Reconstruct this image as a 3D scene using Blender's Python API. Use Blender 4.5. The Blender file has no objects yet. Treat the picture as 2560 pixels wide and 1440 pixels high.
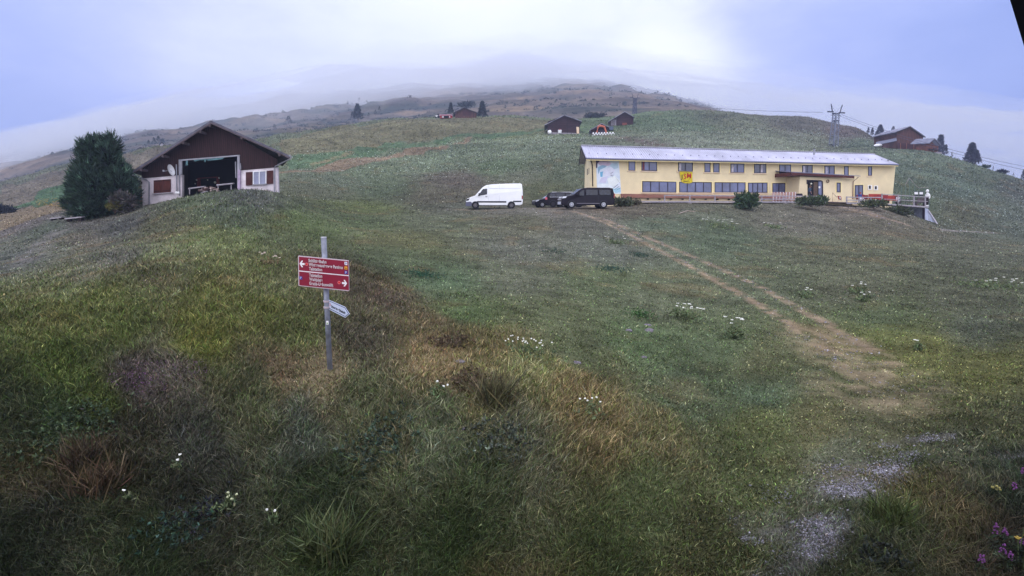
import bpy, bmesh, math, random
import numpy as np
from mathutils import Vector, Matrix

# ------------------------------------------------------------------ camera, world, sun, exposure
S = bpy.context.scene
COL = S.collection
F = 1400.0                       # focal length in pixels of the 2560 wide photograph
PHI = math.atan(200 / 1400)      # the camera looks 8 degrees down
cd = bpy.data.cameras.new('camera'); cam = bpy.data.objects.new('camera', cd); COL.objects.link(cam)
cd.sensor_width = 36; cd.lens = 36 * F / 2560; cd.clip_start = 0.05; cd.clip_end = 6000
cam.location = (0, 0, 0); cam.rotation_euler = (math.pi / 2 - PHI, 0, 0)
S.camera = cam
S.render.engine = 'CYCLES'
S.view_settings.view_transform = 'Standard'; S.view_settings.look = 'None'
S.view_settings.exposure = 0.0; S.view_settings.gamma = 1.0
S.cycles.use_denoising = True
S.cycles.max_bounces = 20; S.cycles.diffuse_bounces = 2; S.cycles.glossy_bounces = 2
S.cycles.transmission_bounces = 3; S.cycles.volume_bounces = 16; S.cycles.transparent_max_bounces = 6
S.cycles.sample_clamp_indirect = 6

cp, sp = math.cos(PHI), math.sin(PHI)
def ray(px, py):
    """direction of a photograph pixel, scaled so that Y = 1"""
    cx = (px - 1280) / F; cy = -(py - 720) / F
    Y = cp + cy * sp
    return cx / Y, 1.0, (-sp + cy * cp) / Y
def at(px, py, d):
    r = ray(px, py); return Vector((r[0] * d, d, r[2] * d))
def proj(X, Y, Z):
    zc = Y * cp - Z * sp; yc = Y * sp + Z * cp
    return 1280 + F * X / zc, 720 - F * yc / zc

SUN_EL, SUN_AZ = 52, 215         # behind the camera, to its left, behind thick cloud
W = bpy.data.worlds.new('World'); S.world = W; W.use_nodes = True
nt = W.node_tree; nt.nodes.clear()
def wn(t, **k):
    n = nt.nodes.new(t)
    for a, b in k.items(): setattr(n, a, b)
    return n
out = wn('ShaderNodeOutputWorld'); bg = wn('ShaderNodeBackground'); bg.inputs['Strength'].default_value = 0.1
sky = wn('ShaderNodeTexSky', sky_type='NISHITA', sun_disc=False)
sky.sun_elevation = math.radians(SUN_EL); sky.sun_rotation = math.radians(SUN_AZ); sky.dust_density = 4
tc = wn('ShaderNodeTexCoord'); L = nt.links.new
nrm = wn('ShaderNodeVectorMath', operation='NORMALIZE'); L(tc.outputs['Generated'], nrm.inputs[0])
def lobe(px, py):
    v = Vector(ray(px, py)).normalized()
    d = wn('ShaderNodeVectorMath', operation='DOT_PRODUCT'); L(nrm.outputs[0], d.inputs[0]); d.inputs[1].default_value = v
    a = wn('ShaderNodeMath', operation='ARCCOSINE'); L(d.outputs['Value'], a.inputs[0])
    return a
def ramp(fac, stops):
    r = wn('ShaderNodeValToRGB'); e = r.color_ramp.elements
    e[0].position = stops[0][0]; e[0].color = (*stops[0][1], 1)
    e[1].position = stops[-1][0]; e[1].color = (*stops[-1][1], 1)
    for p, c in stops[1:-1]:
        x = e.new(p); x.color = (*c, 1)
    L(fac, r.inputs[0]); return r
noise = wn('ShaderNodeTexNoise'); noise.inputs['Scale'].default_value = 3.4; noise.inputs['Detail'].default_value = 5
noise.inputs['Roughness'].default_value = 0.55
mp = wn('ShaderNodeMapping'); mp.inputs['Scale'].default_value = (1, 1, 2.2); L(nrm.outputs[0], mp.inputs[0]); L(mp.outputs[0], noise.inputs['Vector'])
nz = wn('ShaderNodeMath', operation='MULTIPLY_ADD'); L(noise.outputs['Fac'], nz.inputs[0]); nz.inputs[1].default_value = 0.5; nz.inputs[2].default_value = -0.25
a1 = lobe(1150, -60)
ad = wn('ShaderNodeMath', operation='ADD'); L(a1.outputs[0], ad.inputs[0]); L(nz.outputs[0], ad.inputs[1])
dv = wn('ShaderNodeMath', operation='DIVIDE'); L(ad.outputs[0], dv.inputs[0]); dv.inputs[1].default_value = math.pi
deg = lambda a: a / 180
r1 = ramp(dv.outputs[0], [(0, (1.35, 1.38, 1.45)), (deg(12), (1.15, 1.2, 1.4)), (deg(24), (.80, .86, 1.25)), (deg(33), (.55, .64, 1.12)),
     (deg(43), (.34, .45, .95)), (deg(56), (.24, .34, .78)), (1, (.28, .36, .66))])
# bright gap in the cloud just above the ridge
a2 = lobe(1650, 205)
ad2 = wn('ShaderNodeMath', operation='MULTIPLY_ADD'); L(noise.outputs['Fac'], ad2.inputs[0]); ad2.inputs[1].default_value = 0.10; L(a2.outputs[0], ad2.inputs[2])
m2 = wn('ShaderNodeMapRange'); m2.inputs['From Min'].default_value = 0.06; m2.inputs['From Max'].default_value = 0.24
m2.inputs['To Min'].default_value = .85; m2.inputs['To Max'].default_value = 0; m2.interpolation_type = 'SMOOTHERSTEP'; L(ad2.outputs[0], m2.inputs['Value'])
# zenith: overcast skies are brightest overhead
sx = wn('ShaderNodeSeparateXYZ'); L(nrm.outputs[0], sx.inputs[0])
m3 = wn('ShaderNodeMapRange'); m3.inputs['From Min'].default_value = 0.34; m3.inputs['From Max'].default_value = 0.75; L(sx.outputs['Z'], m3.inputs['Value'])
m4 = wn('ShaderNodeMapRange'); m4.inputs['From Min'].default_value = 0.10; m4.inputs['From Max'].default_value = -0.35; L(sx.outputs['Y'], m4.inputs['Value'])
mx = wn('ShaderNodeMath', operation='MAXIMUM'); L(m3.outputs[0], mx.inputs[0]); L(m4.outputs[0], mx.inputs[1])
def mix(f, a, b, bt='MIX'):
    m = wn('ShaderNodeMix', data_type='RGBA', blend_type=bt)
    for s, v in ((0, f), (6, a), (7, b)):
        if hasattr(v, 'links') or hasattr(v, 'is_linked'): L(v, m.inputs[s])
        else: m.inputs[s].default_value = v
    return m.outputs[2]
c = mix(m2.outputs[0], r1.outputs[0], (1.5, 1.52, 1.5, 1))
c = mix(mx.outputs[0], c, (1.75, 1.76, 2.0, 1))
gd = wn('ShaderNodeMapRange'); gd.inputs['From Min'].default_value = -0.02; gd.inputs['From Max'].default_value = -0.12; L(sx.outputs['Z'], gd.inputs['Value'])
c = mix(gd.outputs[0], c, (.08, .08, .08, 1))
c = mix(1.0, c, (10.0, 10.0, 10.0, 1), 'MULTIPLY')
c = mix(0.06, c, sky.outputs[0])
L(c, bg.inputs['Color']); L(bg.outputs[0], out.inputs[0])

sl = bpy.data.lights.new('sun', 'SUN'); sun = bpy.data.objects.new('sun', sl); COL.objects.link(sun)
sl.energy = 0.9; sl.angle = math.radians(50); sl.color = (1, 0.97, 0.93)
el, az = math.radians(SUN_EL), math.radians(SUN_AZ)
sdir = Vector((math.sin(az) * math.cos(el), math.cos(az) * math.cos(el), math.sin(el)))
sun.rotation_euler = sdir.to_track_quat('Z', 'Y').to_euler()

# ------------------------------------------------------------------ helpers
rng = np.random.default_rng(7); random.seed(7)
def lin(c):
    """sRGB 0-255 to linear"""
    r = []
    for v in c:
        v = v / 255
        r.append(v / 12.92 if v <= 0.04045 else ((v + 0.055) / 1.055) ** 2.4)
    return r
MATS = {}
def mat(name, color, rough=0.8, metal=0.0, noise=0.0, nscale=3.0, stretch=(1, 1, 1), bump=0.0, spec=0.3, dark=None, trans=0.0, coat=0.0, wave=None, attr=None):
    """procedural material: base colour broken up by noise; wave=(scale, axis, amount) darkens the colour in bands for board joints and painted corrugation shade"""
    if name in MATS: return MATS[name]
    m = bpy.data.materials.new(name); m.use_nodes = True; t = m.node_tree
    b = t.nodes['Principled BSDF']; lk = t.links.new
    b.inputs['Roughness'].default_value = rough; b.inputs['Metallic'].default_value = metal
    b.inputs['Specular IOR Level'].default_value = spec
    if trans: b.inputs['Transmission Weight'].default_value = trans
    if coat: b.inputs['Coat Weight'].default_value = coat; b.inputs['Coat Roughness'].default_value = 0.08
    col = (*lin(color), 1); b.inputs['Base Color'].default_value = col
    tcn = t.nodes.new('ShaderNodeTexCoord'); src = None
    mpn = t.nodes.new('ShaderNodeMapping'); mpn.inputs['Scale'].default_value = stretch; lk(tcn.outputs['Object'], mpn.inputs[0])
    last = None
    if attr:
        av = t.nodes.new('ShaderNodeAttribute'); av.attribute_name = attr; last = av.outputs['Color']
    if noise:
        n = t.nodes.new('ShaderNodeTexNoise'); n.inputs['Scale'].default_value = nscale; n.inputs['Detail'].default_value = 6; n.inputs['Roughness'].default_value = 0.65
        lk(mpn.outputs[0], n.inputs['Vector'])
        mr = t.nodes.new('ShaderNodeMapRange'); mr.inputs['From Min'].default_value = 0.3; mr.inputs['From Max'].default_value = 0.7
        mr.inputs['To Min'].default_value = 0; mr.inputs['To Max'].default_value = 1; lk(n.outputs['Fac'], mr.inputs['Value'])
        mm = t.nodes.new('ShaderNodeMix'); mm.data_type = 'RGBA'; lk(mr.outputs[0], mm.inputs[0])
        dk = dark if dark else [v * (1 - noise) for v in color]
        mm.inputs[6].default_value = (*lin(dk), 1); mm.inputs[7].default_value = (*lin([min(255, v * (1 + noise * .5)) for v in color]), 1)
        last = mm.outputs[2]; src = n.outputs['Fac']
    if wave:
        w = t.nodes.new('ShaderNodeTexWave'); w.wave_type = 'BANDS'; w.bands_direction = wave[1]; w.inputs['Scale'].default_value = wave[0]
        w.inputs['Distortion'].default_value = 0.4; w.inputs['Detail'].default_value = 2; lk(tcn.outputs['Object'], w.inputs['Vector'])
        mr = t.nodes.new('ShaderNodeMapRange'); mr.inputs['From Min'].default_value = 0.0; mr.inputs['From Max'].default_value = 0.35
        mr.inputs['To Min'].default_value = 1 - wave[2]; mr.inputs['To Max'].default_value = 1; lk(w.outputs['Fac'], mr.inputs['Value'])
        mm = t.nodes.new('ShaderNodeMix'); mm.data_type = 'RGBA'; mm.blend_type = 'MULTIPLY'; mm.inputs[0].default_value = 1
        if last: lk(last, mm.inputs[6])
        else: mm.inputs[6].default_value = col
        lk(mr.outputs[0], mm.inputs[7]); last = mm.outputs[2]
    if last: lk(last, b.inputs['Base Color'])
    if bump and src:
        bp = t.nodes.new('ShaderNodeBump'); bp.inputs['Strength'].default_value = bump; bp.inputs['Distance'].default_value = 0.05
        lk(src, bp.inputs['Height']); lk(bp.outputs[0], b.inputs['Normal'])
    MATS[name] = m
    return m

class MB:
    """collects simple solids and links them as ONE mesh object"""
    def __init__(s): s.v = []; s.f = []
    def add(s, vs, fs):
        n = len(s.v); s.v += [tuple(v) for v in vs]; s.f += [tuple(i + n for i in f) for f in fs]; return s
    def hexa(s, a, b):
        """two quads (4 points each, same winding) joined to a closed block"""
        return s.add(list(a) + list(b), [(0, 1, 2, 3), (7, 6, 5, 4), (0, 4, 5, 1), (1, 5, 6, 2), (2, 6, 7, 3), (3, 7, 4, 0)])
    def prism(s, poly, off):
        """polygon (3-D points) extruded by the vector off"""
        n = len(poly); off = Vector(off); p = [Vector(q) for q in poly]
        fs = [tuple(range(n)), tuple(range(2 * n - 1, n - 1, -1))] + [(i, i + n, (i + 1) % n + n, (i + 1) % n) for i in range(n)]
        return s.add(p + [q + off for q in p], fs)
    def box(s, c, sz, rot=None):
        x, y, z = [k / 2 for k in sz]; R = rot if rot is not None else Matrix.Identity(3); c = Vector(c)
        q = [c + R @ Vector(v) for v in ((-x, -y, -z), (x, -y, -z), (x, y, -z), (-x, y, -z), (-x, -y, z), (x, -y, z), (x, y, z), (-x, y, z))]
        return s.hexa(q[:4], q[4:])
    def tube(s, pts, r, n=8, r2=None, cap=True):
        pts = [Vector(p) for p in pts]; r2 = r if r2 is None else r2; k = len(pts); vs = []; fs = []
        for i, p in enumerate(pts):
            d = (pts[min(i + 1, k - 1)] - pts[max(i - 1, 0)]).normalized()
            u = d.cross(Vector((0, 0, 1)) if abs(d.z) < .95 else Vector((1, 0, 0))).normalized(); w = d.cross(u)
            rr = r + (r2 - r) * i / max(k - 1, 1)
            vs += [p + rr * (math.cos(2 * math.pi * j / n) * u + math.sin(2 * math.pi * j / n) * w) for j in range(n)]
        for i in range(k - 1):
            fs += [(i * n + j, i * n + (j + 1) % n, (i + 1) * n + (j + 1) % n, (i + 1) * n + j) for j in range(n)]
        if cap: fs += [tuple(range(n - 1, -1, -1)), tuple(range((k - 1) * n, k * n))]
        return s.add(vs, fs)
    def disc(s, c, axis, r, th, n=20, r_in=0.0):
        """a short cylinder (or ring when r_in > 0) about axis, thickness th centred on c"""
        c = Vector(c); d = Vector(axis).normalized()
        u = d.cross(Vector((0, 0, 1)) if abs(d.z) < .95 else Vector((1, 0, 0))).normalized(); w = d.cross(u)
        def ring(rr, o): return [c + o * d + rr * (math.cos(2 * math.pi * j / n) * u + math.sin(2 * math.pi * j / n) * w) for j in range(n)]
        if r_in <= 0:
            return s.add(ring(r, -th / 2) + ring(r, th / 2), [tuple(range(n - 1, -1, -1)), tuple(range(n, 2 * n))] + [(j, (j + 1) % n, n + (j + 1) % n, n + j) for j in range(n)])
        vs = ring(r, -th / 2) + ring(r, th / 2) + ring(r_in, th / 2) + ring(r_in, -th / 2); fs = []
        for q in range(4):
            a, b = q * n, ((q + 1) % 4) * n
            fs += [(a + j, a + (j + 1) % n, b + (j + 1) % n, b + j) for j in range(n)]
        return s.add(vs, fs)
    def blob(s, c, r, n=8, m=6, jit=0.0):
        c = Vector(c); r = Vector(r) if hasattr(r, '__len__') else Vector((r, r, r)); vs = []; fs = []
        for i in range(m + 1):
            th = math.pi * i / m
            for j in range(n):
                ph = 2 * math.pi * j / n; k = 1 + random.uniform(-jit, jit)
                vs.append(c + Vector((r.x * math.sin(th) * math.cos(ph), r.y * math.sin(th) * math.sin(ph), r.z * math.cos(th))) * k)
        for i in range(m):
            fs += [(i * n + j, i * n + (j + 1) % n, (i + 1) * n + (j + 1) % n, (i + 1) * n + j) for j in range(n)]
        return s.add(vs, fs)
    def build(s, name, material, parent=None, origin=None, smooth=False, label=None, bevel=0.0):
        me = bpy.data.meshes.new(name); o0 = Vector(origin) if origin is not None else Vector((0, 0, 0))
        me.from_pydata([tuple(Vector(v) - o0) for v in s.v], [], s.f)
        bm = bmesh.new(); bm.from_mesh(me); bmesh.ops.recalc_face_normals(bm, faces=bm.faces)
        if bevel: bmesh.ops.bevel(bm, geom=[e for e in bm.edges], offset=bevel, segments=2, affect='EDGES', clamp_overlap=True)
        bm.to_mesh(me); bm.free()
        if material: me.materials.append(material)
        if smooth:
            for p in me.polygons: p.use_smooth = True
        o = bpy.data.objects.new(name, me); COL.objects.link(o)
        if parent is not None:
            o.parent = parent
            if origin is None: o.location = tuple(-Vector(world_of(parent)))
        else: o.location = tuple(o0)
        if label: o['label'] = label
        return o
def world_of(o):
    v = Vector(o.location)
    while o.parent: o = o.parent; v += Vector(o.location)
    return v
def thing(name, label, cat, loc, group=None, rz=0.0):
    o = bpy.data.objects.new(name, None); COL.objects.link(o); o.location = tuple(loc); o.rotation_euler = (0, 0, rz)
    o['label'] = label; o['category'] = cat; o.empty_display_size = 0.2
    if group: o['group'] = group
    return o
def tag(o, label, cat, group=None, kind=None):
    o['label'] = label; o['category'] = cat
    if group: o['group'] = group
    if kind: o['kind'] = kind
    return o
def copy_tree(o, parent=None):
    c = o.copy(); COL.objects.link(c); c.parent = parent
    for ch in [k for k in bpy.data.objects if k.parent == o]: copy_tree(ch, c)
    return c

# ------------------------------------------------------------------ terrain: z / Y as a smooth function of (X / Y, log Y)
CP = [  # photograph x, y and distance of points of the ground
 (-200,1440,6.4),(0,1440,6.5),(640,1440,6.5),(1280,1440,6.5),(2000,1440,6.3),(2560,1440,6.2),(2760,1440,6.2),
 (0,1200,8.2),(500,1200,8.2),(900,1200,8.2),(1500,1250,7.9),(2000,1250,8.0),(2560,1250,7.6),
 (-200,900,11),(100,900,11.5),(450,930,10.8),(825,928,11),(1000,1000,9.8),(1250,1000,9.9),(1500,1000,11.5),(1900,1000,12.6),(2200,1000,12.6),(2560,1000,12.2),
 (-100,740,17),(100,760,15.5),(400,780,14),(700,760,14.5),(1000,860,13),(1250,850,14),(1450,900,13.6),(1700,870,16.5),(1950,850,17.5),(2250,850,18),(2560,850,17.5),
 (0,735,18),(150,688,20),(300,640,22),(450,606,25),(600,620,24),(800,640,24),(1000,720,21),(1200,740,20.5),(1500,740,22.5),(1800,740,24.5),(2100,740,25.5),(2560,740,25.5),
 (0,690,25),(150,640,28),(300,598,32),(60,620,36),(140,552,45),(200,548,46),(0,560,60),(-200,600,60),
 (500,570,30),(700,560,34),(900,600,32),(1050,620,31),(1300,640,32),(1600,640,34),(1900,650,34),(2200,660,34),(2560,670,34),
 (360,530,41),(430,500,42),(520,482,41.5),(620,474,42),(700,482,43),(760,515,44),(350,512,50),(520,508,52),(700,500,52),(800,505,56),
 (900,560,42),(1000,540,50),(1150,528,58),(1650,532,55),(1900,540,58),(2100,548,58),(2300,580,56),(2560,610,54),
 (1460,522,55.5),(1300,525,54),(1600,526,55),(1170,521.5,63),(1300,519,64),(1450,516,64),(1300,519,70),(900,522,62),(1600,510,60.5),(1700,511,61),(1800,512,61.5),(1900,512,63),(2000,513,65),(1600,508,66),(1900,508,68),(2200,518,67),(2330,560,68),
 (1500,508,76),(1800,508,80),(2150,508,84),(2400,570,76),(2560,600,72),
 (750,470,72),(1000,480,78),(1250,470,80),(1450,460,84),(2350,520,90),(2560,560,88),
 (750,430,95),(1000,420,105),(1250,400,112),(1480,385,112),(1700,375,112),(1900,382,112),(2100,400,112),(2300,430,112),(2560,500,108),
 (750,390,125),(1000,385,128),(1250,350,148),(1400,334,150),(1500,334,150),(1555,314,165),(1800,335,150),(2083,376,160),(2180,371,150),(2330,381,142),(2430,410,138),(2560,452,132),(2760,500,130),
 (690,350,175),(800,325,190),(950,308,195),(1100,297,200),(1250,292,205),(1400,300,200),(1450,297,205),(1590,286,215),(1700,277,215),(1800,280,212),(1900,286,210),(2030,302,205),(2130,320,195),(2185,350,185),
 (300,395,200),(400,372,205),(500,365,200),(180,418,225),(0,462,240),(-200,500,250),
 (300,420,150),(100,480,150),(0,505,130),(100,520,90),(0,530,95),(-200,560,90),(400,440,100),(550,430,100),(160,500,75),
 # dips behind the crests
 (690,375,260),(950,330,270),(1250,315,280),(1590,315,280),(1900,330,280),(2130,372,250),(2330,412,180),(2560,480,175),(2560,520,270),(2200,430,290),(0,480,300),(300,420,270),(-200,520,300),(2760,560,280),
 # mountain
 (0,452,360),(300,375,370),(600,335,390),(900,302,420),(1200,285,430),(1500,275,430),(1700,280,430),(1900,345,420),(2200,440,420),(2600,520,420),(-200,490,360),
 (0,412,520),(300,348,560),(600,300,600),(900,270,620),(1200,255,640),(1450,240,640),(1600,256,640),(1750,292,600),(1900,350,600),(2200,450,600),(2600,540,600),
 (0,425,900),(300,350,950),(600,290,1000),(900,246,1050),(1200,218,1050),(1400,220,1000),(1540,222,950),(1640,248,900),(1760,288,850),(1900,330,900),(2200,450,900),
 (0,440,1400),(600,330,1500),(1200,250,1500),(1540,245,1500),(1760,290,1500),(2200,480,1500),(-200,460,1400),(2600,540,1500),
]
AS = 2.6
cpA = []
for px, py, d in CP:
    r = ray(px, py); cpA.append((r[0] * AS, math.log(d), r[2]))
for a in (-1.7, -1.3, 1.3, 1.7):
    for d, h in ((6.5, -4.6), (15, -4.2), (30, -4), (60, -4), (130, 0), (300, 6), (1400, 30)): cpA.append((a * AS, math.log(d), h / d))
for a in (-1.5, -.8, 0, .8, 1.5): cpA.append((a * AS, math.log(2.5), -5.0 / 2.5)); cpA.append((a * AS, math.log(4), -4.85 / 4))
cpA = np.array(cpA)
def tps_k(r2): return 0.5 * r2 * np.log(r2 + 1e-9)
def tps_fit(P, v, lam):
    n = len(P); K = tps_k(((P[:, None] - P[None]) ** 2).sum(-1)) + lam * np.eye(n)
    Q = np.c_[np.ones(n), P]; A = np.block([[K, Q], [Q.T, np.zeros((3, 3))]])
    return np.linalg.solve(A, np.r_[v, np.zeros(3)])
TW = tps_fit(cpA[:, :2], cpA[:, 2], 0.004)
def vnoise(x, y, seed=0):
    xi = np.floor(x).astype(np.int64); yi = np.floor(y).astype(np.int64); fx = x - xi; fy = y - yi
    fx = fx * fx * (3 - 2 * fx); fy = fy * fy * (3 - 2 * fy)
    def h(a, b):
        n = (a * 374761393 + b * 668265263 + seed * 69069) & 0x7fffffff
        n = ((n ^ (n >> 13)) * 1274126177) & 0x7fffffff
        return ((n ^ (n >> 16)) & 0xffff) / 65535.0
    return (h(xi, yi) * (1 - fx) + h(xi + 1, yi) * fx) * (1 - fy) + (h(xi, yi + 1) * (1 - fx) + h(xi + 1, yi + 1) * fx) * fy
def fbm(x, y, oct=4, seed=0):
    t = 0; a = 1; s = 0
    for i in range(oct): t = t + a * vnoise(x * 2 ** i, y * 2 ** i, seed + i * 17); s += a; a *= .5
    return t / s - 0.5
def q_of(a, s):
    a = np.asarray(a, float); s = np.asarray(s, float); sh = a.shape; P = np.c_[a.ravel() * AS, s.ravel()]; out = np.empty(len(P))
    for i in range(0, len(P), 40000):
        p = P[i:i + 40000]; out[i:i + 40000] = tps_k(((p[:, None] - cpA[None, :, :2]) ** 2).sum(-1)) @ TW[:-3] + TW[-3] + p @ TW[-2:]
    return out.reshape(sh)
LEVEL = [(ray(px, 520)[0] * d, d, r) for px, d, r in ((1410, 151, 17), (1500, 150, 14), (1560, 168, 14), (2260, 154, 18), (2335, 148, 13), (1165, 205, 18), (1110, 203, 14), (2083, 165, 12), (1460, 212, 14), (160, 234, 12), (318, 200, 12), (350, 217, 10), (62, 232, 12))]
def height(X, Y):
    X = np.asarray(X, float); Y = np.maximum(np.asarray(Y, float), 2.5)
    z = q_of(X / Y, np.log(Y)) * Y
    z = z + fbm(X * .8, Y * .8, 3, 3) * 0.16 * np.clip((Y - 5) / 6, 0, 1) * np.clip((40 - Y) / 20, .35, 1)
    w = np.clip((Y - 85) / 60, 0, 1)
    for hx, hy, hr in LEVEL: w = w * (1 - np.exp(-((X - hx) ** 2 + (Y - hy) ** 2) / hr ** 2))
    z = z + w * (fbm(X / 26, Y / 13, 4, 9) * (4.2 + 3.5 * np.clip(.1 - X / Y, 0, .3) / .3))
    z = z + np.clip((Y - 330) / 200, 0, 1) * (fbm(X / 160, Y / 70, 4, 21) * 40 + np.abs(fbm(X / 60, Y / 30, 3, 5)) * 14)
    return z
def zt(x, y): return float(height(np.array([x]), np.array([y]))[0])
def hit(px, py, dmin=4.0, dmax=1500):
    """first point of the ground behind a photograph pixel"""
    r = ray(px, py); s = np.linspace(math.log(dmin), math.log(dmax), 900); Y = np.exp(s)
    h = height(r[0] * Y, Y) - r[2] * Y; i = np.argmax(h > 0)
    if h[i] <= 0: i = len(s) - 1
    return Vector((r[0] * Y[i], Y[i], r[2] * Y[i]))
def drop(px, d):
    """ground point under photograph column px at distance d"""
    x = ray(px, 520)[0] * d
    return Vector((x, d, zt(x, d)))
# ------------------------------------------------------------------ colour of the ground (albedo, foreground shade painted in), from patches pinned to places
K = np.array([0.80, 0.80, 0.66]); SAT = 0.74
PATCH = [ # photograph x, y, colour seen there (sRGB; near rows hold weed colour and painted shade), strength, grass height
 (60,1400,(48,54,44),.34),(400,1380,(50,60,42),.30),(800,1380,(62,74,48),.30),(1150,1400,(60,72,46),.2),(1500,1400,(68,76,48),.14),(1750,1400,(72,74,50),.08),
 (100,1250,(56,56,52),.34),(450,1280,(60,60,54),.32),(800,1250,(62,72,54),.32),(1200,1230,(76,84,62),.3),(1600,1250,(82,90,60),.12),(1900,1150,(86,92,62),.07),
 (60,1080,(56,62,46),.3),(300,1100,(74,66,54),.3),(500,1130,(74,70,64),.3),(750,1090,(88,94,90),.3),(900,1000,(94,96,76),.26),(650,1000,(90,88,62),.3),
 (1100,1100,(82,88,76),.26),(1300,1100,(88,84,68),.3),(1500,1080,(98,84,66),.34),(1650,1080,(90,84,66),.26),(1450,980,(106,90,70),.36),
 (250,1030,(78,88,46),.2),(140,1060,(62,76,52),.2),(150,900,(72,82,44),.28),(350,960,(86,70,70),.22),(430,930,(90,76,72),.22),(500,850,(98,98,52),.26),(300,830,(80,86,50),.26),(150,800,(84,86,52),.28),
 (520,740,(92,92,56),.26),(650,780,(96,96,58),.26),(420,700,(92,84,60),.26),(600,670,(102,98,62),.24),(700,720,(96,90,62),.26),(250,740,(84,86,54),.26),(60,800,(84,86,56),.26),
 (750,850,(92,94,64),.22),(900,850,(90,78,64),.24),(950,740,(98,80,66),.26),(900,700,(92,80,62),.28),(1080,800,(104,88,70),.24),(1100,900,(110,92,74),.2),(1200,960,(104,94,70),.2),(1230,880,(88,78,60),.24),(1320,920,(104,100,74),.3),
 (700,940,(112,88,70),.15),(820,940,(118,96,76),.12),
 (200,690,(108,100,84),.24),(400,640,(104,100,72),.22),(550,600,(98,104,74),.22),(700,560,(92,100,70),.2),(600,530,(86,96,84),.3),(640,500,(92,96,96),.34),(500,510,(86,96,80),.3),(750,560,(88,102,68),.14),
 (300,640,(92,84,80),.2),(150,720,(92,96,70),.2),(130,620,(96,96,92),.06),(60,640,(84,82,80),.06),(200,600,(98,86,80),.1),(300,570,(90,86,84),.2),(400,560,(90,90,76),.2),
 (60,560,(104,92,90),.06),(140,570,(84,92,86),.05),(200,560,(92,84,80),.1),
 (1000,650,(84,98,82),.05),(1100,700,(82,104,88),.05),(1000,600,(94,98,78),.05),(1150,780,(84,104,76),.06),(1300,700,(98,100,86),.05),(1300,620,(98,98,92),.05),(1500,700,(92,106,88),.05),(1500,620,(102,104,98),.05),
 (1400,800,(88,98,80),.05),(1600,850,(84,104,82),.06),(1650,750,(94,104,92),.05),(1450,880,(84,94,76),.05),(1700,980,(80,98,84),.06),(1900,1000,(78,96,84),.06),(1800,880,(84,100,82),.06),(1900,900,(88,94,76),.05),
 (1100,560,(96,102,86),.05),(900,560,(88,100,74),.08),(1300,560,(98,98,86),.05),(1450,560,(104,98,88),.05),(1650,560,(92,104,92),.05),(1800,600,(86,102,94),.06),(2000,620,(92,98,90),.06),(2200,620,(92,98,90),.06),(2450,640,(88,94,92),.06),
 (2000,560,(106,98,86),.05),(2200,570,(98,92,84),.05),(1900,700,(90,100,90),.06),(2150,720,(90,96,88),.06),(2400,740,(84,90,84),.06),(2450,820,(80,88,84),.06),(2200,800,(84,98,80),.06),
 (2300,880,(96,100,66),.05),(2450,920,(92,96,64),.06),(2200,840,(92,100,66),.05),(2500,1050,(70,74,60),.08),(2300,1000,(88,88,62),.06),(2400,1150,(70,72,60),.08),
 (2050,1060,(98,94,68),.05),(2200,1060,(90,88,68),.05),(2100,1130,(98,96,74),.05),(1900,1060,(86,94,68),.05),
 (2250,1250,(74,84,56),.2),(2350,1330,(70,70,56),.3),(2500,1250,(48,54,48),.4),(2500,1380,(40,42,42),.4),(2200,1400,(62,64,50),.28),(2100,1420,(58,62,46),.2),(2400,1220,(62,68,60),.3),
 (1150,520,(98,96,80),.05),(900,522,(92,102,64),.06),(1400,527,(112,100,92),.03),(1300,524,(108,100,90),.03),(1500,520,(114,96,84),.04),(2150,520,(112,98,88),.04),(1600,527,(104,92,78),.05),
 (1250,490,(98,86,72),.12),(1100,490,(92,84,68),.12),(1350,480,(88,94,72),.1),(950,470,(84,96,78),.12),(1150,450,(98,86,76),.12),(1300,440,(96,100,88),.1),(1400,430,(88,98,82),.12),(800,480,(90,94,80),.12),
 (900,430,(104,118,98),.15),(1100,400,(108,122,104),.15),(1300,380,(112,126,108),.15),(850,455,(100,110,96),.15),(1400,360,(108,120,104),.15),(1250,420,(94,112,88),.12),
 (1550,350,(106,116,104),.12),(1700,345,(112,120,112),.12),(1900,350,(116,124,114),.12),(2050,350,(110,116,106),.12),(1700,310,(90,108,90),.12),(1850,305,(98,104,92),.12),(2000,315,(98,92,84),.12),(2100,335,(104,88,86),.12),
 (2150,360,(92,106,94),.12),(2300,420,(92,106,96),.12),(2400,470,(84,98,92),.12),(2500,540,(88,96,90),.12),(2300,500,(88,100,82),.12),(2450,440,(90,102,92),.12),(2400,530,(90,92,78),.12),(2540,480,(84,90,90),.12),
 (1600,300,(88,108,84),.1),(1450,320,(92,114,86),.08),(1350,320,(104,112,82),.08),
]
def hitlog(px, py, lo=4.0, hi=1500):
    p = hit(px, py, lo, hi); return p.x / p.y * AS, math.log(p.y)
LIM = []
pp = []
for x, y, c, h in PATCH:
    if x > 950 and 560 < y < 1100: c = (c[0] + 3, c[1], c[2] - 7)
    if c[0] > c[1]: c = (c[0] * .95, c[1] * 1.0, c[2] * 1.10)
    if 1000 < x < 1720 and 840 < y < 1130 and h > .19: c = (c[0] * 1.26, c[1] * 1.24, c[2] * 1.2)
    elif x < 850 and 580 < y < 960: c = (c[0] * 1.12, c[1] * 1.14, c[2] * 1.08)
    m_ = sum(c) / 3; c = [m_ + (v - m_) * SAT for v in c]
    a, s = hitlog(x, y, 4, 262); pp.append((a, s, *lin(c), h))
PP = np.array(pp)
def poly_dom(pts, lo=60, hi=300): return np.array([hitlog(x, y, lo, hi) for x, y in pts])
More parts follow.
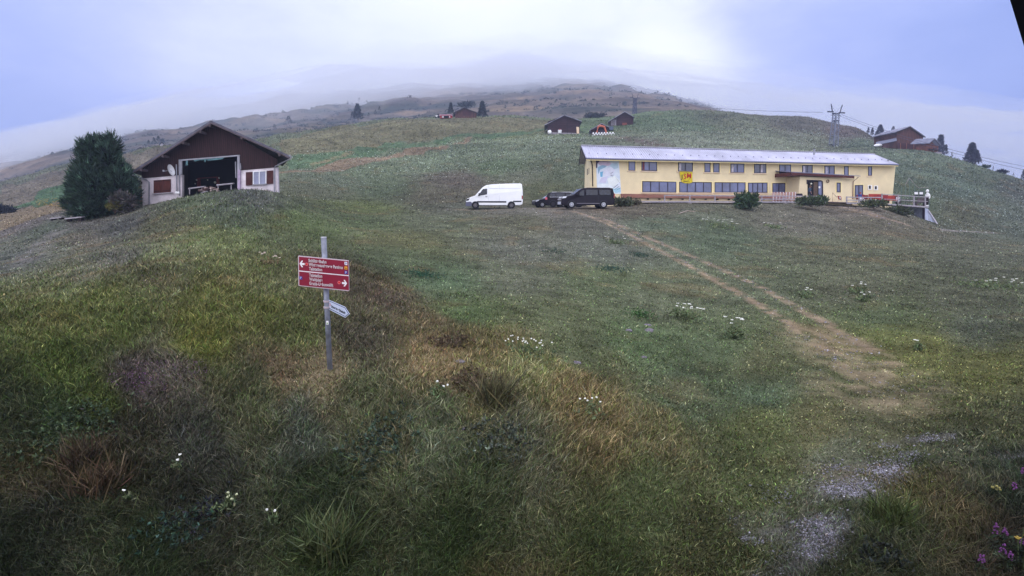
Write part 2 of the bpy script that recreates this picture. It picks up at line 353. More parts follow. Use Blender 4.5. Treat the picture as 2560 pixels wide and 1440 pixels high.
FIELDS = [ # outlines of fields in the middle distance: points, colour, grass height
 ([(700,350),(760,335),(850,318),(950,305),(1100,296),(1250,292),(1400,300),(1380,322),(1250,330),(1100,345),(1000,352),(880,385),(750,392),(705,388)], (108,106,90), .07, 110, 262),
 ([(715,392),(880,375),(960,356),(1100,346),(1250,330),(1370,326),(1300,338),(1180,350),(1060,362),(960,375),(880,400),(800,416),(725,422)], (86,106,86), .05, 100, 262),
 ([(697,430),(800,418),(900,395),(1000,378),(1090,366),(1180,350),(1110,372),(1000,392),(900,412),(800,430),(690,450)], (126,112,102), .06, 90, 262),
 ([(0,470),(100,440),(200,415),(330,385),(450,372),(330,432),(160,458),(90,488),(30,520),(0,524)], (104,98,94), .06, 80, 262),
 ([(20,524),(90,490),(170,456),(340,425),(340,500),(170,502),(80,514)], (78,102,80), .05, 60, 262),
 ([(0,535),(80,514),(170,500),(170,525),(110,540),(0,580)], (122,110,100), .08, 50, 262),
]
FD = [(poly_dom(p, lo, hi), lin(c), h) for p, c, h, lo, hi in FIELDS]
def inside(P, a, s):
    r = np.zeros(len(a), bool); n = len(P)
    for i in range(n):
        x1, y1 = P[i]; x2, y2 = P[(i + 1) % n]
        c = ((y1 > s) != (y2 > s)) & (a < (x2 - x1) * (s - y1) / (y2 - y1 + 1e-12) + x1); r ^= c
    return r
# tracks of dry straw and bare gravel: polylines with half width in metres
TR = [([(1430,528),(1500,552),(1560,580),(1640,622),(1700,652),(1780,695),(1850,735),(1920,778),(1990,822),(2060,868),(2120,915)], .30, (146,128,116), .72),
      ([(1500,545),(1580,578),(1660,612),(1760,655),(1840,690),(1920,728),(2000,772),(2070,812),(2150,862),(2220,905)], .30, (144,126,116), .68),
      ([(2040,840),(2100,880),(2160,920),(2200,960),(2180,990)], 1.3, (138,124,110), .6),
      ([(2080,510),(2130,522),(2200,545),(2260,560)], .8, (146,128,120), .75),
      ([(1560,345),(1590,352),(1640,362)], 3.0, (98,88,92), .9),
      ([(780,412),(830,398),(875,380)], .9, (140,122,104), .6),
      ([(1140,524),(1300,522),(1500,521)], 1.6, (134,120,112), .45),
      ([(1360,330),(1500,338),(1560,345)], 1.2, (120,112,108), .6),
      ([(2350,574),(2420,578),(2490,583)], .35, (150,142,146), .9),
      ([(60,660),(100,610),(150,575),(200,560)], .9, (116,112,118), .55),
      ([(2185,1168),(2110,1228),(2020,1282),(1930,1318)], .52, (104,100,110), .42),
      ([(2085,1318),(2045,1368),(1965,1420),(1930,1470)], .28, (104,100,112), .42),
      ([(1900,1340),(1880,1352)], .14, (104,100,112), .4),
      ([(2290,1132),(2240,1160),(2205,1190)], .2, (100,96,106), .35),
      ([(2215,1118),(2300,1100),(2375,1088)], .18, (98,94,104), .32),
      ([(2510,1150),(2570,1142)], .15, (100,98,108), .35)]
TRW = [(np.array([tuple(hit(x, y, 4, 262))[:2] for x, y in p]), w, lin(c), k) for p, w, c, k in TR]
def seg_d(P, x, y):
    b = np.full(len(x), 1e9)
    for i in range(len(P) - 1):
        ax, ay = P[i]; bx, by = P[i + 1]; dx, dy = bx - ax, by - ay; L2 = dx * dx + dy * dy + 1e-9
        t = np.clip(((x - ax) * dx + (y - ay) * dy) / L2, 0, 1); b = np.minimum(b, np.hypot(x - ax - t * dx, y - ay - t * dy))
    return b
MTN = np.array([lin((104, 94, 92)), lin((62, 68, 62)), lin((136, 116, 98))])
def ground_props(X, Y):
    """albedo, grass height and bareness at points of the ground"""
    X = np.asarray(X, float).ravel(); Y = np.maximum(np.asarray(Y, float).ravel(), 2.5)
    a = X / Y * AS; s = np.log(Y); n = len(X); col = np.zeros((n, 3)); ht = np.zeros(n)
    aj = a + fbm(X * 1.1 + 5, Y * 1.1, 3, 31) * .10 * np.clip(12 / Y, .12, 1); sj = s + fbm(X * 1.1, Y * 1.1 + 9, 3, 32) * .10
    for i in range(0, n, 30000):
        j = slice(i, i + 30000); d2 = (aj[j, None] - PP[None, :, 0]) ** 2 + ((sj[j, None] - PP[None, :, 1]) * 1.25) ** 2
        w = 1 / (d2 + .0022) ** 2.0; w /= w.sum(1, keepdims=True); col[j] = w @ PP[:, 2:5]; ht[j] = w @ PP[:, 5]
    bare = np.zeros(n)
    far = Y > 45
    if far.any():
        af = a[far] + fbm(X[far] / 6, Y[far] / 6, 3, 41) * .03; sf = s[far] + fbm(X[far] / 5, Y[far] / 7, 3, 42) * .05
        cf = col[far]; hf = ht[far]
        for P, c, h in FD:
            m = inside(P, af, sf); cf[m] = c; hf[m] = h
        col[far] = cf; ht[far] = hf
    k = 1 + fbm(X * 1.7, Y * 1.7, 3, 51) * .5
    for P, w, c, st in TRW:
        lo = P.min(0) - 6; hi = P.max(0) + 6; m = (X > lo[0]) & (X < hi[0]) & (Y > lo[1]) & (Y < hi[1])
        if not m.any(): continue
        d = seg_d(P, X[m], Y[m]) / (w * k[m]); t = np.clip(1.35 - d, 0, 1) * st * np.clip(.85 + fbm(X[m] * 2.2, Y[m] * 2.2, 3, 61) * 3.4, 0, 1.3)
        t = np.clip(t, 0, 1); col[m] = col[m] * (1 - t[:, None]) + np.array(c) * t[:, None]; ht[m] *= 1 - .85 * t; bare[m] = np.maximum(bare[m], t)
    fr = np.clip((Y - 80) / 30, 0, 1); col = col * np.clip(1 + fr * (fbm(X / 17, Y / 5, 4, 75) * .8), .4, 1.7)[:, None]
    # large-scale variation: dry and lush patches
    v = fbm(X / 1.3, Y / 1.3, 4, 71); v2 = fbm(X / 9, Y / 9, 3, 72)
    v3 = fbm(X / .33, Y / .33, 2, 74); col = col * np.clip(1 + .75 * v[:, None] + .4 * v2[:, None] + .6 * v3[:, None], .25, 2)
    dry = np.clip(fbm(X / 2.1 + 3, Y / 2.1, 3, 73) * 3.2 - .45, 0, .45)[:, None]
    col = col * (1 - dry * .55) + np.array(lin((128, 106, 84))) * dry * .55
    m = Y > 262
    if m.any():
        t = np.clip(fbm(X[m] / 45, Y[m] / 14, 4, 81) * 3 + .42, 0, 1)[:, None]; u = np.clip(fbm(X[m] / 70, Y[m] / 18, 4, 83) * 5 - .3, 0, 1)[:, None]
        c = MTN[0] * (1 - t) + MTN[1] * t; c = c * (1 - .8 * u) + MTN[2] * .8 * u
        f = np.clip((Y[m] - 262) / 60, 0, 1)[:, None]; col[m] = col[m] * (1 - f) + c * f; ht[m] = .05
    return np.clip(col * K, .004, .9), ht, bare

def fan(name, d0, d1, rows, cols):
    a = np.r_[np.linspace(-1.75, -1.0, 40, endpoint=False), np.linspace(-1.0, 1.0, cols, endpoint=False), np.linspace(1.0, 1.75, 40)]
    s = np.linspace(math.log(d0), math.log(d1), rows); A, Sg = np.meshgrid(a, s); Y = np.exp(Sg); X = A * Y; Z = height(X, Y)
    col, ht, bare = ground_props(X, Y); nr, nc = A.shape
    V = np.stack([X, Y, Z], -1).reshape(-1, 3)
    i = np.arange(nr - 1)[:, None] * nc + np.arange(nc - 1)[None]; f = np.stack([i, i + 1, i + nc + 1, i + nc], -1).reshape(-1, 4)
    if d0 < 3:
        n0 = len(V); aa = a / 1.75; V = np.r_[V, np.c_[aa * 90, np.full(nc, -3.0), np.full(nc, -5.0)], np.c_[aa * 90, np.full(nc, -80.0), np.full(nc, -5.0)]]
        col = np.r_[col, np.tile(col[:nc], (2, 1))]
        j = np.arange(nc - 1); f = np.r_[f, np.stack([n0 + j, n0 + j + 1, j + 1, j], -1), np.stack([n0 + nc + j, n0 + nc + j + 1, n0 + j + 1, n0 + j], -1)]
    return mesh_np(name, V, f, col), (A, Sg, X, Y, Z)
def mesh_np(name, V, f, col=None):
    me = bpy.data.meshes.new(name); me.vertices.add(len(V)); me.vertices.foreach_set('co', np.ascontiguousarray(V, np.float32).ravel())
    k = f.shape[1]; me.loops.add(f.size); me.loops.foreach_set('vertex_index', f.astype(np.int32).ravel()); me.polygons.add(len(f))
    me.polygons.foreach_set('loop_start', np.arange(0, f.size, k, dtype=np.int32)); me.polygons.foreach_set('loop_total', np.full(len(f), k, np.int32))
    me.update(calc_edges=True)
    if col is not None:
        at_ = me.color_attributes.new('albedo', 'FLOAT_COLOR', 'POINT'); at_.data.foreach_set('color', np.c_[col, np.ones(len(col))].astype(np.float32).ravel())
    me.polygons.foreach_set('use_smooth', np.ones(len(f), bool))
    o = bpy.data.objects.new(name, me); COL.objects.link(o); return o
def attr_mat(name, rough=.9, n1=0.0, sc=(9, 60), bump=.6, trans=0.0, dist=.05):
    m = bpy.data.materials.new(name); m.use_nodes = True; t = m.node_tree; b = t.nodes['Principled BSDF']; lk = t.links.new
    b.inputs['Roughness'].default_value = rough; b.inputs['Specular IOR Level'].default_value = .05
    av = t.nodes.new('ShaderNodeAttribute'); av.attribute_name = 'albedo'; last = av.outputs['Color']
    if n1:
        tcn = t.nodes.new('ShaderNodeTexCoord'); prev = None
        for k, s_ in enumerate(sc):
            n = t.nodes.new('ShaderNodeTexNoise'); n.inputs['Scale'].default_value = s_; n.inputs['Detail'].default_value = 5; n.inputs['Roughness'].default_value = .7; lk(tcn.outputs['Object'], n.inputs['Vector'])
            mr = t.nodes.new('ShaderNodeMapRange'); mr.inputs['From Min'].default_value = .3; mr.inputs['From Max'].default_value = .7; mr.inputs['To Min'].default_value = 1 - n1; mr.inputs['To Max'].default_value = 1 + n1; lk(n.outputs['Fac'], mr.inputs['Value'])
            mm = t.nodes.new('ShaderNodeVectorMath'); mm.operation = 'MULTIPLY'; lk(last, mm.inputs[0]); lk(mr.outputs[0], mm.inputs[1]); last = mm.outputs[0]; prev = n
        bp = t.nodes.new('ShaderNodeBump'); bp.inputs['Strength'].default_value = bump; bp.inputs['Distance'].default_value = dist; lk(prev.outputs['Fac'], bp.inputs['Height']); lk(bp.outputs[0], b.inputs['Normal'])
    lk(last, b.inputs['Base Color']); return m
ground, G = fan('ground', 2.5, 300, 620, 760)
ground['kind'] = 'structure'; ground['label'] = 'sloping alpine meadow with mown grass, weedy banks and dry wheel tracks'
ground.data.materials.append(attr_mat('meadow_soil', .95, .28, (1.5, 14)))
mountain, GM = fan('mountain', 299, 1500, 330, 520)
mountain['kind'] = 'structure'; mountain['label'] = 'brown mountainside rising into the cloud'
mountain.data.materials.append(attr_mat('mountain_turf', .95, .38, (.035, .18), .8, dist=1.5))
mountain.location.z = -.02

def blades():
    A, Sg, X, Y, Z = G; nr, nc = A.shape
    px, py = proj(X, Y, Z)
    ar = np.abs((px[1:, 1:] - px[:-1, :-1]) * (py[1:, :-1] - py[:-1, 1:]) - (px[1:, :-1] - px[:-1, 1:]) * (py[1:, 1:] - py[:-1, :-1])) / 2 / 6.25
    ymin = np.minimum.accumulate(py, 0); vis = py[1:, 1:] <= ymin[:-1, 1:] + 2
    inf = (np.abs(A[1:, 1:]) < .99) & (Y[1:, 1:] > 4.6)
    w = np.where(vis, ar, ar * .15) * inf * np.clip(1.25 - (Sg[1:, 1:] - 2) * .16, .5, 1)
    N = NBL; cdf = np.cumsum(w.ravel()); idx = np.searchsorted(cdf, rng.random(N) * cdf[-1]); i, j = np.divmod(idx, nc - 1)
    u, v = rng.random(N), rng.random(N); a = A[0, j] + (A[0, j + 1] - A[0, j]) * u; s = Sg[i, 0] + (Sg[i + 1, 0] - Sg[i, 0]) * v
    y = np.exp(s); x = a * y
    z00, z01, z10, z11 = Z[i, j], Z[i, j + 1], Z[i + 1, j], Z[i + 1, j + 1]
    z = (z00 * (1 - u) + z01 * u) * (1 - v) + (z10 * (1 - u) + z11 * u) * v
    col, ht, bare = ground_props(x, y)
    keep = (rng.random(N) > bare * .75) & ~blocked(x, y); x, y, z, col, ht, bare = [q[keep] for q in (x, y, z, col, ht, bare)]; n = len(x)
    tall = np.clip((ht - .1) / .2, 0, 1)
    h = (ht * .46 + .022) * rng.uniform(.3, 1.15, n) * (1 + .5 * fbm(x * 1.5, y * 1.5, 2, 91)) + y * .0007
    h = h * (1 + np.clip((y - 60) / 60, 0, 1) * np.where(ht > .09, .9, .1))
    stalk = rng.random(n) < .05 * tall; h[stalk] *= 1.5
    wd = (.003 + y * .00105) * rng.uniform(.6, 1.4, n) * np.where(ht < .1, 1.4, 1.0); wd[stalk] *= .5
    broad = rng.random(n) < .22; wd[broad] *= 2.2; h[broad] *= .55
    th = rng.uniform(0, 2 * np.pi, n); wth = fbm(x / .5, y / .5, 2, 95) * 9; lean = h * rng.uniform(.1, 1.5, n)
    bx, by = np.cos(th), np.sin(th); lx = np.cos(wth + rng.normal(0, 1.0, n)); ly = np.sin(wth + rng.normal(0, 1.0, n))
    lx, ly = np.cos(wth + rng.normal(0, 1.3, n)), 0; ly = np.sqrt(np.clip(1 - lx ** 2, 0, 1)) * np.where(rng.random(n) < .5, -1, 1)
    hw = np.stack([bx * wd / 2, by * wd / 2, np.zeros(n)], -1); P0 = np.stack([x, y, z - .02], -1)
    mid = P0 + np.stack([lx * lean * .35, ly * lean * .35, h * .62], -1); tip = P0 + np.stack([lx * lean, ly * lean, h], -1)
    V = np.stack([P0 - hw, P0 + hw, mid + hw * .75, mid - hw * .75, tip - hw * .12, tip + hw * .12], 1).reshape(-1, 3)
    b = np.arange(n)[:, None] * 6; f = np.concatenate([b + np.array([0, 1, 2, 3]), b + np.array([3, 2, 5, 4])], 1).reshape(-1, 4)
    # each blade its own tint: straw, green, grey-green, rust
    lum = rng.lognormal(0, 1, n) ** np.where((ht < .12) & (y < 70), .62, .45) * .93; tint = np.ones((n, 3)); r = rng.random(n)
    near = np.clip(1.3 - y / 60, .25, 1)
    straw = r < .10 + .10 * tall; green = (r > .45) & (r < .72); blue = (r > .72) & (r < .82); rust = r > .955
    tint[straw] = (1.6, 1.5, 1.4); tint[green] = (.78, 1.08, .66); tint[blue] = (.9, 1.05, 1.25); tint[rust] = (1.35, 1.0, .95)
    tint = 1 + (tint - 1) * near[:, None]
    pale = (rng.random(n) < .06 + .03 * tall) & (y < 60); lum[pale] = lum[pale] * 1.2 + 1.0; wd_ = None
    c = np.clip(col * BGAIN * lum[:, None] * tint, .003, .8)
    c6 = np.repeat(c, 6, 0)
    o = mesh_np('grass', V, f, c6); o.data.polygons.foreach_set('use_smooth', np.zeros(len(f), bool))
    o.data.materials.append(attr_mat('grass_blades', .6)); o['kind'] = 'stuff'; o['label'] = 'grass and weeds covering the slopes, tall on the mound'
    return o
# ------------------------------------------------------------------ facades: features measured on a vertical wall plane
class Facade:
    def __init__(s, pxa, da, pxb, db):
        a = ray(pxa, 520); b = ray(pxb, 520); s.a = Vector((a[0] * da, da, 0)); s.b = Vector((b[0] * db, db, 0))
        s.u = (s.b - s.a).normalized(); n = Vector((s.u.y, -s.u.x, 0)); s.n = n if n.y < 0 else -n   # outward, towards the camera
    def P(s, px, py, off=0.0):
        r = Vector(ray(px, py)); return r * ((s.a.dot(s.n) + off) / r.dot(s.n))
    def slab(s, m, pts, o0, o1):
        """polygon in photograph pixels on the wall, from o0 to o1 metres in front of it"""
        m.prism([s.P(x, y, o0) for x, y in pts], s.n * (o1 - o0)); return m
    def rect(s, m, x0, y0, x1, y1, o0, o1): return s.slab(m, [(x0, y0), (x1, y0), (x1, y1), (x0, y1)], o0, o1)
def lerp(a, b, t): return a + (b - a) * t
def slate(name, c): return mat(name, c, .6, noise=.3, nscale=1.2, bump=.3)
white_plaster = mat('white_plaster', (222, 212, 220), .9, noise=.16, nscale=1.3, bump=.2)
brown_boards = mat('brown_boards', (56, 34, 36), .85, noise=.35, nscale=2.0, stretch=(6, 6, .35), bump=.5, wave=(1.9, 'X', .55))
red_wood = mat('red_shutter', (88, 44, 38), .8, noise=.3, nscale=3, stretch=(5, 5, .5), bump=.4)
dark_wood = mat('dark_wood', (38, 26, 26), .85, noise=.4, nscale=3, bump=.3)
zinc = mat('zinc', (150, 150, 160), .5, metal=.5, noise=.15, nscale=2)
pole_grey = mat('galvanised', (142, 146, 160), .55, metal=.25, noise=.22, nscale=5, bump=.2)
glass_dark = mat('window_glass', (70, 76, 104), .06, spec=.8, noise=.25, nscale=.6)
glass_blue = mat('glass_painted_reflection', (92, 100, 142), .08, spec=.8, noise=.3, nscale=.5)  # blue mottling paints sky reflection into the glass colour
black_in = mat('dark_interior', (16, 14, 16), .95, noise=.3, nscale=1)  # black stands for the shade inside openings
grey_wood = mat('weathered_wood', (168, 162, 172), .9, noise=.25, nscale=3, stretch=(1, 1, 5), bump=.3)
grey_wood_dk = mat('weathered_wood_dark', (92, 80, 84), .9, noise=.3, nscale=3, bump=.3)
white_paint = mat('white_paint', (238, 238, 242), .6, noise=.05, nscale=2)
stone_grey = mat('stone', (150, 144, 152), .9, noise=.3, nscale=6, bump=.6)

# ------------------------------------------------------------------ barn on the mound
def barn():
    f = Facade(353, 47.5, 695, 47.5); back = Vector((-0.47, 1, 0)) * 8.5
    g = f.P(525, 500); t = thing('barn', 'brown boarded barn with white plaster base and a wide open gateway on the grassy mound', 'barn', (g.x, g.y, zt(g.x, g.y) - .5))
    # plaster base, left and right of the gateway
    for pts in ([(353, 446), (455, 437), (455, 520), (358, 530)], [(597, 425), (693, 418), (696, 510), (597, 515)]):
        m = MB(); f.slab(m, pts, 0, -.3); m.build('wall', white_plaster, t)
    # side and rear walls
    m = MB()
    for (a, b) in (((353, 446), (358, 530)), ((693, 418), (696, 510))):
        p, q = f.P(*a, -.3), f.P(*b, -.3); m.prism([p, p + back, q + back, q], f.u * (.25 if a[0] < 500 else -.25))
    p, q, r, s_ = f.P(353, 440, -.3), f.P(693, 412, -.3), f.P(696, 510, -.3), f.P(358, 530, -.3)
    m.prism([p + back, q + back, r + back, s_ + back], back.normalized() * .2); m.build('rear_wall', brown_boards, t)
    m = MB(); f.slab(m, [(354, 446), (355, 424), (530, 308), (692, 398), (693, 418), (598, 426), (598, 386), (446, 398), (455, 437)], .05, -.05)
    gb = m.build('gable_boards', brown_boards, t)
    m = MB(); f.slab(m, [(447, 437), (447, 399), (599, 387), (599, 390), (455, 402), (455, 437)], .14, .04); f.slab(m, [(593, 388), (599, 388), (599, 470), (593, 470)], .12, .02); m.build('gate_frame', zinc, t)
    # inside of the gateway, its shade painted black: floor, back wall, ceiling
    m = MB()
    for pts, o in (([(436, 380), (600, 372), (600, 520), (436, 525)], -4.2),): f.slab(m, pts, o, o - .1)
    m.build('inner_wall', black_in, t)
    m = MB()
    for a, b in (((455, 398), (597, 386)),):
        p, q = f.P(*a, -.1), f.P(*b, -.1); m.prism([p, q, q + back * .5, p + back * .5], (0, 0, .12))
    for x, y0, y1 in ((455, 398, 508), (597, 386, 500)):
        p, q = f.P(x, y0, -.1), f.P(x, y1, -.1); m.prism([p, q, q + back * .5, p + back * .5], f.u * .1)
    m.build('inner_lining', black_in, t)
    # roof: two slopes with a deep overhang, verge boards, purlin ends
    rid = f.P(527, 301, .9); le, re = f.P(331, 427, .9), f.P(725, 389, .9)
    back2 = back * 1.12
    for e in (le, re):
        m = MB(); th = Vector((0, 0, -.16)); m.prism([rid, e, e + back2, rid + back2], th); m.build('roof', mat('barn_roof', (92, 90, 104), .75, noise=.3, nscale=2, bump=.3), t)
        m = MB(); dn = Vector((0, 0, -.26)); m.prism([rid + Vector((0, 0, -.165)), e + Vector((0, 0, -.165)), e + dn, rid + dn], f.n * -.05); m.build('verge_board', grey_wood_dk, t)
    for k, e in ((.14, le), (.02, le), (.36, le), (.62, le), (.9, le), (.38, re), (.86, re)):
        p = rid.lerp(e, k) + Vector((0, 0, -.34)); m = MB(); m.box(p - f.n * .45, (.16, .9, .18)); m.build('purlin_end', grey_wood_dk, t)
    # gutters and downpipes
    for e, pts in ((le, [(327, 429), (330, 437), (366, 450), (373, 455), (373, 512)]), (re, [(729, 390), (726, 397), (688, 416), (686, 422), (686, 500)])):
        m = MB(); m.tube([e + f.n * .05, e + back2], .08, 8); m.build('gutter', zinc, t)
        m = MB(); q = [f.P(*p, .9 if i < 2 else .1) for i, p in enumerate(pts)]; m.tube(q, .055, 8); m.build('downpipe', zinc, t)
    # poles beside the gateway
    for x, y0, y1 in ((441, 411, 484), (448, 400, 490), (453, 401, 437), (589, 404, 445), (601, 408, 424)):
        m = MB(); m.tube([f.P(x, y0, .12), f.P(x + 1, y1, .12)], .05, 8); m.build('pole', zinc, t)
    m = MB(); f.rect(m, 594, 424, 600, 500, .16, 0); m.build('gate_post', mat('lilac_post', (176, 160, 186), .9, noise=.2), t)
    # shutters closed over the left window
    w = MB(); f.slab(w, [(381, 484), (430, 480), (430, 482.5), (381, 486.5)], .16, 0); w.build('sill', grey_wood, t)
    for x0, x1 in ((384, 404.5), (405.5, 426)):
        m = MB(); d = (x0 - 384) * -.075; f.slab(m, [(x0, 451 + d), (x1, 449.5 + d), (x1, 481.5 + d), (x0, 483 + d)], .09, .02); sh = m.build('shutter', red_wood, t)
        for y in (453, 478):
            h = MB(); f.slab(h, [(x0 + 1, y + d), (x1 - 1, y + d - 1.3), (x1 - 1, y + d), (x0 + 1, y + d + 1.3)], .11, .09); h.build('hinge', dark_wood, sh)
    # right window with open shutters
    for x0, x1 in ((614.5, 631), (667, 682.5)):
        d = (x0 - 615) * -.07; m = MB(); f.slab(m, [(x0, 430.5 + d), (x1, 429.5 + d), (x1, 463 + d), (x0, 464 + d)], .08, .02); m.build('shutter', mat('brown_shutter', (72, 38, 38), .8, noise=.25, nscale=3), t)
    m = MB()
    for a in ((632, 428, 634, 462), (663.5, 426, 665.5, 460), (647, 427.5, 649, 461)): f.rect(m, *a, .07, .01)
    f.slab(m, [(632, 428.5), (665.5, 426), (665.5, 428), (632, 430.5)], .08, .01)
    wf = m.build('window', white_paint, t)
    m = MB(); f.slab(m, [(634, 430.5), (663.5, 428), (663.5, 459), (634, 461)], .03, .005); m.build('pane', mat('curtained_glass', (140, 144, 172), .3, noise=.1, spec=.6), wf)
    m = MB(); f.slab(m, [(631, 460.5), (666, 458.5), (666, 461), (631, 463)], .18, 0); m.build('sill', zinc, wf)
    # satellite dish on the left boarding
    c = f.P(428.5, 425, .55); m = MB(); ax = Vector((.95, -.05, .2)).normalized()
    u = ax.cross(Vector((0, 0, 1))).normalized(); v = ax.cross(u); vs = []; n = 20
    for rr, o in ((.0, -.10), (.18, -.085), (.3, -.05), (.42, 0)):
        vs += [c + ax * o + rr * (math.cos(2 * math.pi * j / n) * u + math.sin(2 * math.pi * j / n) * v * 1.1) for j in range(n)]
    fs = [(i * n + j, i * n + (j + 1) % n, (i + 1) * n + (j + 1) % n, (i + 1) * n + j) for i in range(3) for j in range(n)]
    m.add(vs, fs); m.add([p - ax * .02 for p in vs], fs); sd = m.build('satellite_dish', white_paint, t, smooth=True)
    m = MB(); m.tube([c - ax * .12, c + Vector((-.45, -.3, -.12)), ], .02, 6); m.box(c + Vector((-.47, -.31, -.08)), (.1, .1, .14)); m.build('feed_arm', zinc, sd)
    m = MB(); m.tube([c - ax * .12, f.P(433, 434, .3), f.P(433, 436, 0)], .03, 6); m.build('bracket', zinc, sd)
    # torn awning cloth hanging from the gateway beam
    tq = mat('torn_cloth', (96, 134, 142), .9, noise=.3, nscale=4)
    m = MB()
    for pts in ([(472, 398.5), (500, 396), (508, 401), (500, 400), (487, 404), (484, 400), (473, 400)],
                [(500, 395), (594, 388.5), (594, 391), (582, 390.5), (578, 393), (562, 392), (556, 398), (520, 402), (515, 399), (513, 406), (511.5, 406), (510, 400), (500, 398)],
                [(465, 400), (469, 400), (470, 413), (464, 414)]): f.slab(m, pts, .1, .06)
    m.build('torn_awning', tq, t)
    # small window deep inside with red frame
    m = MB()
    for pts in ([(492, 446), (500, 444), (500, 468), (492, 469)], [(541, 442), (546, 442), (548, 466), (541, 467)], [(500, 444), (541, 441.5), (541, 444), (500, 446.5)]): f.slab(m, pts, -4.0, -4.15)
    iw = m.build('inner_window', mat('red_frame', (104, 42, 40), .8, noise=.2), t)
    # items standing in the gateway
    for pts, xs in (([(470, 470), (510, 465), (510, 467.5), (470, 473)], (474, 505)), ([(541, 461), (582, 457), (582, 460), (541, 464)], (545, 578))):
        m = MB(); f.slab(m, pts, .1, -.2)
        for x in xs: m.tube([f.P(x, 462 if x > 520 else 469, 0), f.P(x, 486, 0)], .04, 6)
        m.build('rail', grey_wood, t)
    lm = mat('pale_lamp', (200, 196, 180), .5)
    for x, y, r in ((491.5, 450, .07), (519, 450, .06), (547.5, 445, .07), (537.5, 456, .1), (488, 459, .06)):
        m = MB(); m.blob(f.P(x, y, -3.8), r); m.build('lamp', lm, t, smooth=True)
    # firewood pile in the gateway
    g2 = f.P(526, 474, .5); wp = thing('firewood_pile', 'heap of pale split firewood in the gateway of the white and brown barn', 'firewood', (g2.x, g2.y, g2.z - .5))
    lw = mat('split_log', (178, 160, 156), .9, noise=.35, nscale=8)
    lw2 = mat('split_log_dark', (92, 70, 70), .9, noise=.35, nscale=8)
    for k in range(34):
        x = random.uniform(500, 546); y = 478 - random.random() * 14 * (1 - abs(x - 524) / 30); p = f.P(x, y, random.uniform(.2, .7)); d = Vector((random.uniform(-.2, .2), 1, random.uniform(-.2, .2))).normalized() * .2
        m = MB(); m.tube([p - d, p + d], random.uniform(.05, .09), 6); m.build('log', random.choice([lw, lw2]), wp)
    p = f.P(517, 478, 1.2); m = MB(); f.slab(m, [(503, 483), (507, 480.5), (520, 477.5), (522, 478.5), (508, 482)], 1.1, 1.3); tag(m.build('plank', grey_wood, origin=p), 'pale plank lying in the grass before the barn gateway', 'plank')
    # firewood stacked against the left side of the barn
    g3 = f.P(349, 478, -.6); wp = thing('log_stack', 'orange brown log stack between the dark pine and the barn corner', 'firewood', (g3.x, g3.y, g3.z - .6))
    ow = mat('orange_log', (150, 96, 62), .9, noise=.3, nscale=8)
    for i in range(9):
        for j in range(3):
            p = f.P(346.5 + j * 2.6, 469 + i * 4.3, -.5) ; m = MB(); m.tube([p, p + Vector((-.15, .4, 0))], .09, 7); m.build('log', ow, wp)
    m = MB(); f.rect(m, 353, 454, 356, 461, .02, .08); m.build('meter_box', dark_wood, t)
    for x in (441, 446):
        m = MB(); m.blob(f.P(x, 482, .35), (.1, .1, .12)); tag(m.build('bollard', white_paint, origin=f.P(x, 482, .35)), 'small white cap beside the barn gateway, %s one' % ('left' if x < 444 else 'right'), 'marker', 'white caps by the gateway')
    return f
BARN = barn()

# ------------------------------------------------------------------ long yellow house
HF = Facade(1478, 64.5, 2241, 75.0)
yellow = mat('yellow_render', (238, 220, 180), .9, noise=.05, nscale=.8, bump=.1)
cream = mat('cream_trim', (250, 232, 176), .9)
win_frame = mat('dark_window_frame', (34, 22, 42), .5)
steel_blue = mat('fascia', (116, 118, 142), .5, metal=.3)
def eave_y(px): return lerp(394.0, 411.0, (px - 1478) / 763)
def photo_eave(px): return np.interp(px, [1462, 1560, 1700, 1840, 1980, 2100, 2243], [395, 393, 391, 391.5, 396.5, 402, 414])
def hy(px, py):
    """photograph height to height on the straight wall: takes out the lens curve"""
    k = eave_y(px) - photo_eave(px); return py + k * max(0, min(1, (520 - py) / 125))
def hp(px, py, off=0.0): return HF.P(px, hy(px, py), off)
def hslab(m, pts, o0, o1): m.prism([hp(x, y, o0) for x, y in pts], HF.n * (o1 - o0)); return m
def hrect(m, x0, y0, x1, y1, o0, o1): return hslab(m, [(x0, y0), (x1, y0), (x1, y1), (x0, y1)], o0, o1)
BK = Vector((.03, 1, 0)) * 7.2
